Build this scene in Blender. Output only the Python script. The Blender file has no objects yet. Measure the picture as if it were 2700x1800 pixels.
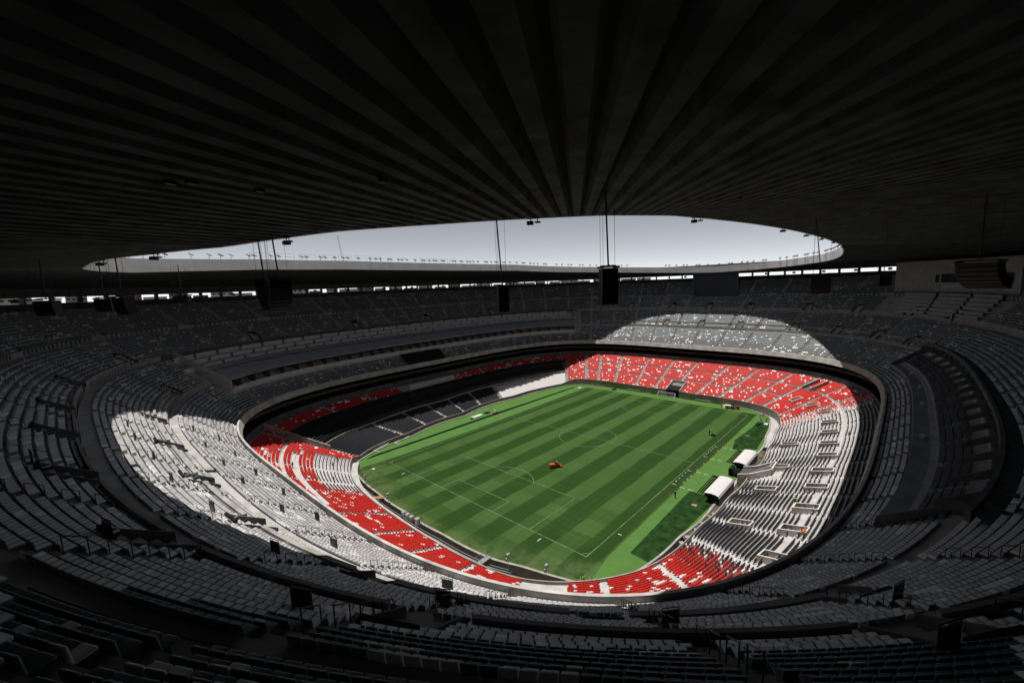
import bpy, bmesh, math, random
import numpy as np
from mathutils import Matrix, Vector
random.seed(7); RNG = np.random.default_rng(11)
S = bpy.context.scene
PI = math.pi; R = math.radians

# ------------------------------------------------------------------ camera, sky, sun, exposure
CAM = np.array([-113.1442, -74.6539, 49.9109]); YAW, PITCH, ROLL, FPX = 0.7572, -0.1323, -0.0387, 1120.13
_f = np.array([math.cos(YAW)*math.cos(PITCH), math.sin(YAW)*math.cos(PITCH), math.sin(PITCH)])
_r = np.cross(_f, [0, 0, 1]); _r /= np.linalg.norm(_r); _u = np.cross(_r, _f)
_c, _s = math.cos(ROLL), math.sin(ROLL)
CR, CU, CF = _c*_r+_s*_u, -_s*_r+_c*_u, _f
cd = bpy.data.cameras.new('camera'); cam = bpy.data.objects.new('camera', cd); S.collection.objects.link(cam)
cam.matrix_world = Matrix(((CR[0], CU[0], -CF[0], CAM[0]), (CR[1], CU[1], -CF[1], CAM[1]), (CR[2], CU[2], -CF[2], CAM[2]), (0, 0, 0, 1)))
cd.sensor_width = 36; cd.lens = FPX/2700*36; cd.clip_start = .1; cd.clip_end = 20000
S.camera = cam
SUN_EL, SUN_AZ = R(82.5), R(88)      # azimuth measured from +x towards +y
w = bpy.data.worlds.new('World'); S.world = w; w.use_nodes = True
nt = w.node_tree; bg = nt.nodes['Background']; sk = nt.nodes.new('ShaderNodeTexSky')
sk.sky_type = 'NISHITA'; sk.sun_disc = False; sk.sun_elevation = SUN_EL; sk.sun_rotation = PI/2-SUN_AZ
sk.altitude = 2200; sk.air_density = .55; sk.dust_density = .0; sk.ozone_density = 1.0
bw = nt.nodes.new('ShaderNodeRGBToBW'); hz_ = nt.nodes.new('ShaderNodeMix'); hz_.data_type = 'RGBA'; hz_.inputs['Factor'].default_value = .84     # even, whitish city haze over the whole sky
nt.links.new(sk.outputs[0], bw.inputs[0]); nt.links.new(sk.outputs[0], hz_.inputs['A']); nt.links.new(bw.outputs[0], hz_.inputs['B'])
nt.links.new(hz_.outputs['Result'], bg.inputs[0]); bg.inputs[1].default_value = 0.143
sl = bpy.data.lights.new('sun', 'SUN'); so = bpy.data.objects.new('sun', sl); S.collection.objects.link(so)
sl.energy = 5.0; sl.angle = R(.53); sl.color = (1, .95, .895)
_sd = Vector((math.cos(SUN_EL)*math.cos(SUN_AZ), math.cos(SUN_EL)*math.sin(SUN_AZ), math.sin(SUN_EL)))
so.rotation_euler = _sd.to_track_quat('Z', 'Y').to_euler()
S.view_settings.view_transform = 'Standard'; S.view_settings.look = 'None'
S.view_settings.exposure = 0; S.view_settings.gamma = 1; S.view_settings.use_curve_mapping = False
S.cycles.max_bounces = 4; S.cycles.diffuse_bounces = 2; S.cycles.glossy_bounces = 2
S.cycles.use_adaptive_sampling = True; S.cycles.adaptive_threshold = .02

# ------------------------------------------------------------------ helpers
COL = S.collection
def tag(o, label=None, category=None, group=None, kind=None):
    for k, v in (('label', label), ('category', category), ('group', group), ('kind', kind)):
        if v: o[k] = v
    return o
def empty(name, loc=(0, 0, 0), rz=0, **k):
    o = bpy.data.objects.new(name, None); COL.objects.link(o); o.location = loc; o.rotation_euler = (0, 0, rz)
    o.empty_display_size = .1
    return tag(o, **k)
def link(name, me, parent=None, loc=None, rz=None, rot=None, **k):
    o = bpy.data.objects.new(name, me); COL.objects.link(o)
    if parent: o.parent = parent
    if loc is not None: o.location = loc
    if rz is not None: o.rotation_euler = (0, 0, rz)
    if rot is not None: o.rotation_euler = rot
    return tag(o, **k)
ORD = 'first second third fourth fifth sixth seventh eighth ninth tenth eleventh twelfth thirteenth fourteenth fifteenth sixteenth seventeenth eighteenth nineteenth twentieth twenty-first twenty-second twenty-third twenty-fourth twenty-fifth twenty-sixth twenty-seventh twenty-eighth'.split()
class MB:
    def __init__(s): s.v = []; s.f = []; s.m = []
    def quad(s, a, b, c, d, m=0):
        n = len(s.v); s.v += [tuple(a), tuple(b), tuple(c), tuple(d)]; s.f.append((n, n+1, n+2, n+3)); s.m.append(m); return s
    def poly(s, pts, m=0):
        n = len(s.v); s.v += [tuple(p) for p in pts]; s.f.append(tuple(range(n, n+len(pts)))); s.m.append(m); return s
    def hexa(s, b, t, m=0):       # bottom 4, top 4
        n = len(s.v); s.v += [tuple(p) for p in b]+[tuple(p) for p in t]
        for q in ((3, 2, 1, 0), (4, 5, 6, 7), (0, 1, 5, 4), (1, 2, 6, 5), (2, 3, 7, 6), (3, 0, 4, 7)):
            s.f.append(tuple(n+i for i in q)); s.m.append(m)
        return s
    def box(s, x0, x1, y0, y1, z0, z1, m=0):
        return s.hexa([(x0, y0, z0), (x1, y0, z0), (x1, y1, z0), (x0, y1, z0)], [(x0, y0, z1), (x1, y0, z1), (x1, y1, z1), (x0, y1, z1)], m)
    def tube(s, p, q, r, n=6, m=0, r2=None):
        p = Vector(p); q = Vector(q); d = (q-p).normalized(); a = d.orthogonal().normalized(); b = d.cross(a); r2 = r if r2 is None else r2
        k = len(s.v)
        for i in range(n):
            an = 2*PI*i/n; e = a*math.cos(an)+b*math.sin(an)
            s.v += [tuple(p+e*r), tuple(q+e*r2)]
        for i in range(n):
            j = (i+1) % n; s.f.append((k+2*i, k+2*j, k+2*j+1, k+2*i+1)); s.m.append(m)
        s.f.append(tuple(k+2*i for i in reversed(range(n)))); s.m.append(m)
        s.f.append(tuple(k+2*i+1 for i in range(n))); s.m.append(m)
        return s
    def mesh(s, name, mats):
        me = bpy.data.meshes.new(name); me.from_pydata(s.v, [], s.f)
        if not isinstance(mats, (list, tuple)): mats = [mats]
        for m in mats: me.materials.append(m)
        if len(mats) > 1: me.polygons.foreach_set('material_index', s.m)
        me.update(); return me
    def obj(s, name, mats, parent=None, **k): return link(name, s.mesh(name, mats), parent, **k)

# ------------------------------------------------------------------ materials
MATS = {}
def mat(name, col, rough=.8, spec=.3, metal=0, var=.12, scale=.6, bump=0, col2=None, var2scale=None, bscale=None):
    if name in MATS: return MATS[name]
    m = bpy.data.materials.new(name); m.use_nodes = True; n = m.node_tree.nodes; l = m.node_tree.links
    p = n['Principled BSDF']; p.inputs['Roughness'].default_value = rough; p.inputs['Specular IOR Level'].default_value = spec; p.inputs['Metallic'].default_value = metal
    tc = n.new('ShaderNodeTexCoord'); nz = n.new('ShaderNodeTexNoise'); nz.inputs['Scale'].default_value = scale; nz.inputs['Detail'].default_value = 6; nz.inputs['Roughness'].default_value = .62
    geo = n.new('ShaderNodeNewGeometry'); l.new(geo.outputs['Position'], nz.inputs['Vector'])
    cr = n.new('ShaderNodeValToRGB'); c2 = col2 or tuple(c*(1-var*1.6) for c in col)
    cr.color_ramp.elements[0].position = .32; cr.color_ramp.elements[1].position = .68
    cr.color_ramp.elements[0].color = (*c2, 1); cr.color_ramp.elements[1].color = (*(min(1, c*(1+var*.5)) for c in col), 1)
    l.new(nz.outputs['Fac'], cr.inputs['Fac']); l.new(cr.outputs['Color'], p.inputs['Base Color'])
    if bump:
        b = n.new('ShaderNodeBump'); b.inputs['Strength'].default_value = bump; b.inputs['Distance'].default_value = .05
        n2 = n.new('ShaderNodeTexNoise'); n2.inputs['Scale'].default_value = bscale or scale*6; n2.inputs['Detail'].default_value = 4
        l.new(geo.outputs['Position'], n2.inputs['Vector']); l.new(n2.outputs['Fac'], b.inputs['Height']); l.new(b.outputs['Normal'], p.inputs['Normal'])
    MATS[name] = m; return m
CONC = mat('stand_concrete', (.36, .34, .31), .9, .2, var=.22, scale=.45, bump=.2)
CONCW = mat('pale_terrace_concrete', (.485, .47, .46), .9, .2, var=.18, scale=.5, bump=.2)
CONCD = mat('shade_tinted_concrete', (.135, .15, .155), .9, .2, var=.3, scale=.5, bump=.25)  # concrete darkened and tinted teal, shade painted into its colour
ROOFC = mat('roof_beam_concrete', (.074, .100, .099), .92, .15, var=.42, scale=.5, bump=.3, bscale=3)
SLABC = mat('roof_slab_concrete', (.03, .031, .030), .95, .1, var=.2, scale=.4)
FASC = mat('roof_fascia_paint', (.90, .92, .91), .7, .3, var=.10, scale=.25)
STEEL = mat('dark_steel', (.028, .030, .033), .5, .5, var=.2, scale=3)
GALV = mat('galvanised_steel', (.45, .46, .46), .45, .5, metal=.4, var=.2, scale=3)
BLACK = mat('black_plastic', (.012, .012, .013), .55, .4, var=.2, scale=2)
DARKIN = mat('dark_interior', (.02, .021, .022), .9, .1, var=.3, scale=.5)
WHITEP = mat('white_paint', (.58, .58, .58), .6, .4, var=.1, scale=.7)
WHITEC = mat('white_canvas', (.60, .585, .58), .7, .3, var=.07, scale=.9)
CANOPY = mat('grey_canopy_sheet', (.44, .45, .47), .55, .4, var=.15, scale=.5)
PALEW = mat('pale_suite_wall', (.60, .60, .60), .8, .3, var=.12, scale=.6)
GLASSD = mat('dark_glass', (.012, .016, .02), .35, .25, var=.2, scale=.4)
SCREEN = mat('screen_face', (.020, .028, .05), .35, .5, var=.15, scale=.3)
WOOD = mat('raw_timber', (.42, .26, .13), .8, .2, var=.3, scale=4)
ORANGE = mat('orange_paint', (.50, .075, .02), .45, .5, var=.1, scale=5)
REDP = mat('red_machine_paint', (.55, .035, .02), .4, .5, var=.1, scale=5)
HIVIS = mat('hi_vis_fabric', (.50, .75, .06), .8, .2, var=.1, scale=8)
ORFAB = mat('orange_workwear', (.80, .16, .04), .85, .2, var=.1, scale=8)
DARKF = mat('dark_clothing', (.02, .022, .03), .9, .2, var=.2, scale=8)
WHITEF = mat('white_shirt', (.65, .64, .62), .85, .2, var=.1, scale=8)
GREENF = mat('green_shirt', (.05, .25, .10), .85, .2, var=.1, scale=8)
SKIN = mat('skin', (.33, .17, .11), .6, .3, var=.1, scale=10)
CONCP = mat('pale_enclosure_concrete', (.66, .63, .57), .85, .2, var=.15, scale=.8)  # concrete lightened to stand in for bounced light on upright walls
NET = mat('black_net_fabric', (.012, .018, .015), .9, .1, var=.3, scale=5)
RUBBER = mat('black_rubber_strip', (.006, .012, .009), .9, .1, var=.2, scale=2)
CLAY = mat('moat_floor_concrete', (.14, .125, .10), .95, .1, var=.4, scale=.5, bump=.2)
CITY1 = mat('city_wall_pale', (.5, .47, .44), .9, .1, var=.4, scale=.05)
CITY2 = mat('city_wall_brown', (.28, .20, .16), .9, .1, var=.4, scale=.05)
GROUNDM = mat('outer_ground', (.16, .155, .145), .95, .1, var=.4, scale=.02)
LINEM = mat('pitch_line_paint', (.16, .215, .125), .9, .1, var=.35, scale=.9)
LINEB = mat('white_line_paint', (.5, .52, .47), .9, .1, var=.2, scale=2)
REDBAN = mat('red_banner', (.50, .03, .02), .8, .2, var=.1, scale=2)

def seat_material():
    m = bpy.data.materials.new('moulded_seat_plastic'); m.use_nodes = True; n = m.node_tree.nodes; l = m.node_tree.links
    p = n['Principled BSDF']; p.inputs['Roughness'].default_value = .5; p.inputs['Specular IOR Level'].default_value = .25
    a = n.new('ShaderNodeAttribute'); a.attribute_name = 'Col'
    nz = n.new('ShaderNodeTexNoise'); nz.inputs['Scale'].default_value = .35; nz.inputs['Detail'].default_value = 5
    geo = n.new('ShaderNodeNewGeometry'); l.new(geo.outputs['Position'], nz.inputs['Vector'])
    mr = n.new('ShaderNodeMapRange'); mr.inputs['To Min'].default_value = .78; mr.inputs['To Max'].default_value = 1.12; l.new(nz.outputs['Fac'], mr.inputs['Value'])
    mx = n.new('ShaderNodeVectorMath'); mx.operation = 'SCALE'; l.new(a.outputs['Color'], mx.inputs[0]); l.new(mr.outputs[0], mx.inputs['Scale'])
    l.new(mx.outputs[0], p.inputs['Base Color']); return m
SEATM = seat_material()

def grass_material():
    m = bpy.data.materials.new('striped_pitch_grass'); m.use_nodes = True; n = m.node_tree.nodes; l = m.node_tree.links
    p = n['Principled BSDF']; p.inputs['Roughness'].default_value = .85; p.inputs['Specular IOR Level'].default_value = .12
    geo = n.new('ShaderNodeNewGeometry'); sx = n.new('ShaderNodeSeparateXYZ'); l.new(geo.outputs['Position'], sx.inputs[0])
    def M(op, a, b=None, c=None):
        k = n.new('ShaderNodeMath'); k.operation = op
        for i, q in enumerate((a, b, c)):
            if q is None: continue
            if isinstance(q, (int, float)): k.inputs[i].default_value = q
            else: l.new(q, k.inputs[i])
        return k.outputs[0]
    def noise(scale, vec=None, det=5, rough=.6):
        k = n.new('ShaderNodeTexNoise'); k.inputs['Scale'].default_value = scale; k.inputs['Detail'].default_value = det; k.inputs['Roughness'].default_value = rough
        l.new(vec or geo.outputs['Position'], k.inputs['Vector']); return k.outputs['Fac']
    def mapv(sc):
        k = n.new('ShaderNodeMapping'); k.inputs['Scale'].default_value = sc; l.new(geo.outputs['Position'], k.inputs['Vector']); return k.outputs[0]
    def clamp01(a): 
        k = n.new('ShaderNodeClamp'); l.new(a, k.inputs[0]); return k.outputs[0]
    def smooth(a, lo, hi):
        k = n.new('ShaderNodeMapRange'); k.interpolation_type = 'SMOOTHSTEP'; k.inputs['From Min'].default_value = lo; k.inputs['From Max'].default_value = hi; l.new(a, k.inputs['Value']); return k.outputs[0]
    X, Y = sx.outputs[0], sx.outputs[1]
    wob = M('MULTIPLY', M('SUBTRACT', noise(.12), .5), 1.0)
    yy = M('ADD', Y, wob)
    # lengthwise mowing stripes 4.857 m wide, dark first at y=34
    ph = M('MULTIPLY', M('SUBTRACT', 34, yy), 1/9.714)
    fr = M('FRACT', ph)
    tri = M('ABSOLUTE', M('SUBTRACT', fr, .5))                  # .5 at dark centre edges
    st = smooth(tri, .235, .265)                                # 1 = dark stripe
    inp = M('MULTIPLY', smooth(yy, -34.6, -34.2), M('MULTIPLY', smooth(M('MULTIPLY', yy, -1), -34.6, -34.0), 1.0))
    light = M('SUBTRACT', 1, st)
    # crosswise passes: strong near the camera-side goal, fading up the pitch
    xx = M('ADD', X, M('MULTIPLY', wob, .7))
    cph = M('FRACT', M('MULTIPLY', M('ADD', xx, 60.5), 1/11.0))
    cst = smooth(M('ABSOLUTE', M('SUBTRACT', cph, .5)), .235, .27)
    near = smooth(M('MULTIPLY', X, -1), 8, 50)
    cross = M('MULTIPLY', M('MULTIPLY', cst, near), .55)
    streak = noise(1, mapv((.035, 1.1, 1)), 6, .7); streak2 = noise(1, mapv((1.0, .06, 1)), 6, .7)
    pat = noise(.09, None, 6, .65); fine = noise(2.2, None, 5, .75)
    val = M('ADD', M('MULTIPLY', light, M('SUBTRACT', .68, M('MULTIPLY', cross, .45))), .05)
    val = M('ADD', val, M('MULTIPLY', M('SUBTRACT', streak, .5), .75))
    val = M('ADD', val, M('MULTIPLY', M('MULTIPLY', M('SUBTRACT', streak2, .5), near), .7))
    val = M('ADD', val, M('MULTIPLY', M('SUBTRACT', pat, .5), .55))
    val = M('ADD', val, M('MULTIPLY', M('SUBTRACT', fine, .5), .28))
    # run-off behind the near goal and beyond the touchlines
    edge = M('MAXIMUM', smooth(M('MULTIPLY', X, -1), 54.0, 58.0), 0.0)
    val = clamp01(val)
    cr = n.new('ShaderNodeValToRGB'); e = cr.color_ramp.elements
    e[0].position = 0; e[0].color = (.0168, .046, .0068, 1); e[1].position = 1; e[1].color = (.057, .112, .030, 1)
    e2 = cr.color_ramp.elements.new(.5); e2.color = (.032, .075, .0150, 1)
    l.new(val, cr.inputs['Fac'])
    # worn straw-coloured run-off with its own uneven edge
    ring = M('ADD', M('MULTIPLY', M('ADD', X, 2.0), M('ADD', X, 2.0)), M('MULTIPLY', M('MULTIPLY', Y, Y), .95))
    rad = M('SQRT', ring)
    worn = M('MULTIPLY', smooth(M('ADD', rad, M('MULTIPLY', M('SUBTRACT', pat, .5), 14)), 58.5, 64.5), smooth(M('MULTIPLY', X, -1), 50.0, 56.0))
    worn = M('MULTIPLY', worn, smooth(noise(.35, None, 6, .7), .33, .62))
    mx = n.new('ShaderNodeMix'); mx.data_type = 'RGBA'; l.new(M('MULTIPLY', worn, .7), mx.inputs['Factor']); l.new(cr.outputs['Color'], mx.inputs['A']); mx.inputs['B'].default_value = (.088, .122, .045, 1)
    l.new(mx.outputs['Result'], p.inputs['Base Color'])
    b = n.new('ShaderNodeBump'); b.inputs['Strength'].default_value = .25; b.inputs['Distance'].default_value = .04; l.new(noise(9), b.inputs['Height']); l.new(b.outputs[0], p.inputs['Normal'])
    return m
GRASS = grass_material()
TURF = mat('artificial_turf', (.078, .172, .040), .9, .1, var=.10, scale=.25, bump=.2, bscale=8)
TURFD = mat('loose_sod_grass', (.018, .055, .012), .95, .1, var=.45, scale=.5, bump=.4, bscale=3)

# ------------------------------------------------------------------ plan curves of the bowl
CX, CY = -1.4, 2.0
FP = [(60.7,33),(60.9,20),(60.7,8),(60.7,-11),(60.7,-24),(59.3,-34),(56.5,-39.5),(52,-43.2),(45,-45.5),(30,-47.3),(15,-48.3),(-4,-48.8),(-20,-48.4),(-35,-47.6),(-47,-46.9),(-53.5,-45),(-60,-40.8),(-64.7,-36),(-68.2,-30),(-69.6,-22),(-70.2,-12),(-70.3,-2),(-70.1,6),(-69.4,16),(-68,24.6),(-64.6,33.6),(-60,41),(-51,46.3),(-36,48.6),(-10,51.2),(21,52.2),(40,50.6),(54,46.6),(58.7,41)]
EP = [(60.4,33),(60.5,8),(60.4,-24),(58.9,-33.6),(54.0,-40.6),(45.5,-42.4),(33,-43.9),(15,-45.4),(-4,-45.9),(-20,-45.5),(-36,-44.5),(-47,-43.7),(-52,-42.6),(-56.8,-40.7),(-58.8,-38.4),(-60.3,-34),(-62.2,-27.2),(-64.2,-21.6),(-65.2,-8),(-65.3,6.2),(-64.6,19),(-62.2,35.0),(-59,41),(-51,44.8),(-36,46.8),(-10,49.4),(21,50.5),(40,49.2),(54,45.4),(58.2,40.5)]
def ring(P, kern=17):
    P = np.array(P, float); t = np.arctan2(P[:,1]-CY, P[:,0]-CX); r = np.hypot(P[:,0]-CX, P[:,1]-CY)
    o = np.argsort(t); t = t[o]; r = r[o]
    g = np.linspace(-PI, PI, 721); y = np.interp(g, np.concatenate([t-2*PI, t, t+2*PI]), np.tile(r, 3))
    k = np.hanning(kern); k /= k.sum(); y = np.convolve(np.concatenate([y[-25:-1], y, y[1:25]]), k, 'same')[24:-24]; y[-1] = y[0]
    return g, y
def wrap(t): return (np.asarray(t)+PI) % (2*PI)-PI
_GF, _F = ring(FP); _GE, _E = ring(EP, 11)
def rF(t): return np.interp(wrap(t), _GF, _F)
def rE(t): return np.interp(wrap(t), _GE, _E)
def rad(t, a, b, n): return (np.abs(np.cos(t)/a)**n+np.abs(np.sin(t)/b)**n)**(-1/n)
def rRib(t): return rad(t, 88.7, 73.9, 3.62)
def rRim(t): return rad(t, 132, 118, 2.65)
def rB(t): return rRib(t)-.6
def rIn(t):      # roof opening, re-centred on the bowl
    return rad(t, 108.5, 62.8, 2.95)
_ZT = np.radians([-180,-172,-166,-161,-156,-152,-148,-144,-139,-123,-92,-67,-50,-37,-25,-13,-3,5,26,57,99,127,142,152,160,165,172,180])
_ZV = np.array([54.2,54.0,53.8,53.9,54.7,55.1,55.6,56.1,56.5,56.6,56.8,56.7,55.2,54.2,53.5,52.5,52.1,52.6,54.7,56.5,56.8,57.1,56.8,56.0,55.2,55.0,54.7,54.2])
def zIn(t): return np.interp(wrap(t), _ZT, _ZV)
def zRoof(t, r):
    r0 = rIn(t); r1 = rRim(t)+6; s = np.clip((r-r0)/(r1-r0), 0, 1); return zIn(t)+(53.6-zIn(t))*s
def P2(t, r, z): return (CX+r*math.cos(t), CY+r*math.sin(t), z)
ZL0, ZL1, ZU0, ZU1 = 2.3, 11.0, 17.5, 48.3
NL, NU = 28, 54
def zl0(t):          # the left stand starts almost at pitch level
    d = np.degrees(wrap(t)); u = np.clip((d-36)/6, 0, 1)*np.clip((149-d)/6, 0, 1); u = u*u*(3-2*u); return ZL0-1.8*u
def zlow(t, s): return zl0(t)+(ZL1-zl0(t))*s
def low_r(t, s): return rF(t)+(rB(t)-rF(t))*s
def upp_r(t, s): return rRib(t)+(rRim(t)-rRib(t))*s
ZLR = np.array([ZL0+(ZL1-ZL0)*(i+.3)/NL for i in range(NL)])
ZUR = np.array([ZU0+(ZU1-ZU0)*(i+.3)/NU for i in range(NU)])
WALK = ((13, 14), (27, 28), (39, 40))
for a, b in WALK: ZUR[b] = ZUR[a]
LWALK = 18                                       # cross aisle near the back of the lower tier
def deck_z(s): return ZU0+(ZU1-ZU0)*s
def lowz(s): return ZL0+(ZL1-ZL0)*s
NT = 480
TT = np.linspace(-PI, PI, NT+1)

def strip(ra, za, rb, zb, t0=-PI, t1=PI, n=None, close=False):
    """ruled strip between two plan curves; ra/rb functions of t, za/zb number or function"""
    n = n or max(2, int(abs(t1-t0)/(2*PI)*NT)+1)
    t = np.linspace(t0, t1, n+1)
    fz = lambda z: (z(t) if callable(z) else np.full(n+1, z))
    a = ra(t); b = rb(t); A = np.stack([CX+a*np.cos(t), CY+a*np.sin(t), fz(za)], 1); B = np.stack([CX+b*np.cos(t), CY+b*np.sin(t), fz(zb)], 1)
    return A, B
def add_strip(mb, A, B, m=0, flip=False):
    n = len(mb.v); k = len(A); mb.v += [tuple(p) for p in A]+[tuple(p) for p in B]
    for i in range(k-1):
        q = (n+i, n+i+1, n+k+i+1, n+k+i)
        mb.f.append(q[::-1] if flip else q); mb.m.append(m)
def wall_ring(mb, rf, th, z0, z1, t0, t1, m=0):
    """closed curved wall, inner face on rf, thickness th outward"""
    ro = lambda t: rf(t)+th
    a0, b0 = strip(rf, z0, rf, z1, t0, t1); a1, b1 = strip(ro, z0, ro, z1, t0, t1)
    add_strip(mb, a0, b0, m); add_strip(mb, a1, b1, m, True); add_strip(mb, b0, b1, m); add_strip(mb, a0, a1, m, True)
    for i in (0, -1): mb.quad(a0[i], a1[i], b1[i], b0[i], m)

# ------------------------------------------------------------------ ground and pitch
mb = MB(); n = 96
mb.v.append((CX, CY, 0)); mb.v = []
A, B = strip(lambda t: np.full_like(t, 8000.), 6.0, lambda t: rRim(t)+9, 6.0)
add_strip(mb, A, B)
mb.obj('ground', GROUNDM, kind='structure', label='grey city ground spreading out beyond the stadium', category='ground')
mb = MB(); A, B = strip(lambda t: np.zeros_like(t), -.01, lambda t: rE(t), -.01); add_strip(mb, A, B)
mb.obj('turf_surround', TURF, kind='structure', label='bright green artificial turf around the pitch', category='turf')
# pitch grass sheet: bounded by the turf lines and, behind the near goal, by the moat edge
pts = [(55.0, 36.0), (55.2, -36.3), (-50, -36.9), (-58.6, -38.2)]
for t in np.linspace(R(-146), R(-212), 34):
    r = float(rE(t))-.35; p = P2(t, r, 0)
    if p[1] > -37.8 and p[1] < 36.6: pts.append(p[:2])
pts += [(-59.5, 37.0), (-47.6, 35.6), (-20, 35.0)]
me = MB().poly([(x, y, .008) for x, y in pts][::-1]).mesh('pitch', GRASS)
pitch = link('pitch', me, kind='structure', label='striped green football pitch mown in long bands', category='pitch')
def sheet(name, poly, m, z, parent=None, **k): return MB().poly([(x, y, z) for x, y in poly]).obj(name, m, parent, **k)
sheet('turf_patch', [(20, -44.5), (15.9, -39.2), (24, -37.6), (40, -38.6), (47.2, -38.4), (46.2, -42.2), (33, -43.7)], TURFD, .006, kind='structure', label='dark sod patch between the far dugout and the corner', category='turf')
sheet('turf_patch', [(-16.2, -39.0), (-15.9, -45.3), (-36, -44.3), (-46.9, -43.5), (-46.3, -39.5)], TURFD, .006, kind='structure', label='dark sod patch beside the near dugout below navy seats', category='turf')
sheet('rubber_strip', [(-56.3, 41.1), (-53, 41.15), (52, 40.8), (52, 42.0), (1, 42.8), (-53, 42.5)], RUBBER, .012, label='long black strip lying on the turf along the left touchline', category='strip')
# painted lines
LW = .075
def pline(mb, a, b, w=LW, z=.014):
    a = Vector((*a, z)); b = Vector((*b, z)); d = (b-a).normalized(); nrm = Vector((-d.y, d.x, 0))*w; e = d*w
    mb.quad(a-nrm-e, b-nrm+e, b+nrm+e, a+nrm-e)
def parc(mb, c, r, a0, a1, w=LW, z=.016, n=48):
    for i in range(n):
        t0 = a0+(a1-a0)*i/n; t1 = a0+(a1-a0)*(i+1)/n
        q = [(c[0]+(r+s)*math.cos(t), c[1]+(r+s)*math.sin(t), z) for t, s in ((t0, -w), (t1, -w), (t1, w), (t0, w))]
        mb.quad(*q)
def line_obj(name, fn): mb = MB(); fn(mb); return mb.obj(name, LINEM, pitch)
line_obj('boundary_line', lambda m: [pline(m, (-52.5, -34), (-52.5, 34), z=.014), pline(m, (52.5, -34), (52.5, 34), z=.014), pline(m, (-52.5, -34), (52.5, -34), z=.018), pline(m, (-52.5, 34), (52.5, 34), z=.018)])
line_obj('halfway_line', lambda m: pline(m, (0, -33.8), (0, 33.8), z=.022))
line_obj('centre_circle', lambda m: (parc(m, (0, 0), 9.15, 0, 2*PI, z=.026), parc(m, (0, 0), .12, 0, 2*PI, z=.026, n=8)))
for sx in (-1, 1):
    line_obj('penalty_area_line', lambda m: [pline(m, (sx*52.3, 20.16), (sx*36, 20.16), z=.022), pline(m, (sx*52.3, -20.16), (sx*36, -20.16), z=.022), pline(m, (sx*36, -20.16), (sx*36, 20.16), z=.026)])
    line_obj('goal_area_line', lambda m: [pline(m, (sx*52.3, 9.16), (sx*47, 9.16), z=.022), pline(m, (sx*52.3, -9.16), (sx*47, -9.16), z=.022), pline(m, (sx*47, -9.16), (sx*47, 9.16), z=.026)])
    a = math.acos(5.5/9.15); c = (sx*41.5, 0)
    line_obj('penalty_arc', lambda m: parc(m, c, 9.15, (PI-a if sx > 0 else -a), (PI+a if sx > 0 else a), z=.030))
    for sy in (-1, 1):
        st = math.atan2(-sy, -sx); line_obj('corner_arc', lambda m: parc(m, (sx*52.5, sy*34), 1, st-PI/4, st+PI/4, z=.030, n=8))
def dash(poly_mb, a, b, w=.11): pline(poly_mb, a, b, w, z=.020)
mbd = MB()
for x in (15.9, 5.6, -5.05, -15.75):
    dash(mbd, (x, -36.6), (x, -37.6)); dash(mbd, (x, -38.5), (x, -39.5))
for x0, x1 in ((6.1, 15.3), (-15.2, -5.5)):
    for k in range(6):
        xa = x0+(x1-x0)*k/5; dash(mbd, (xa-.35, -34.65), (xa+.35, -34.65), .06)
    dash(mbd, (x0, -34.7), (x0, -35.5), .06); dash(mbd, (x1, -34.7), (x1, -35.5), .06)
for a, b in (((-54.4, -24), (-53.5, -24)), ((-54.6, 23.9), (-53.8, 23.9)), ((-42.4, -34.9), (-42.4, -35.5)), ((30.4, -39.0), (30.4, -39.9))): dash(mbd, a, b)
mbd.obj('technical_area_dash', LINEB, pitch)

# moat round the pitch: floor, outer kerb
mb = MB(); A, B = strip(lambda t: rE(t)-.02, -1.6, lambda t: rF(t)+.05, -1.6); add_strip(mb, A, B)
mo = mb.obj('moat_floor', CLAY, kind='structure', label='sunken concrete moat floor between pitch and stands', category='moat')
mb = MB(); wall_ring(mb, lambda t: rE(t)-.25, .5, -1.6, .28, -PI, PI)
mb.obj('moat_kerb', CONC, kind='structure', label='low concrete kerb edging the pitch along the moat', category='kerb')
# apron between kerb and stand (everywhere but behind the near goal the gap is decked over)
for t0, t1, z in ((-126, -66, .02), (-63, 36, .02),):
    mb = MB(); A, B = strip(lambda t: rE(t)+.27, z, lambda t: rF(t)-.02, z, R(t0), R(t1)); add_strip(mb, A, B)
    mb.obj('apron', CONCW if t0 > -66 else CLAY, kind='structure', label='concrete apron below the front wall, '+('far side' if t0 > -66 else 'by the dugouts'), category='apron')
mb = MB(); A, B = strip(lambda t: rF(t)-2.0, 1.2, lambda t: rF(t)-.02, 1.2, R(148), R(212)); add_strip(mb, A, B)
A2, B2 = strip(lambda t: rF(t)-2.0, -1.6, lambda t: rF(t)-2.0, 1.2, R(148), R(212)); add_strip(mb, A2, B2)
mb.obj('moat_walkway', CONCW, kind='structure', label='raised pale concrete walkway under the near red seats', category='walkway')

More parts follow.
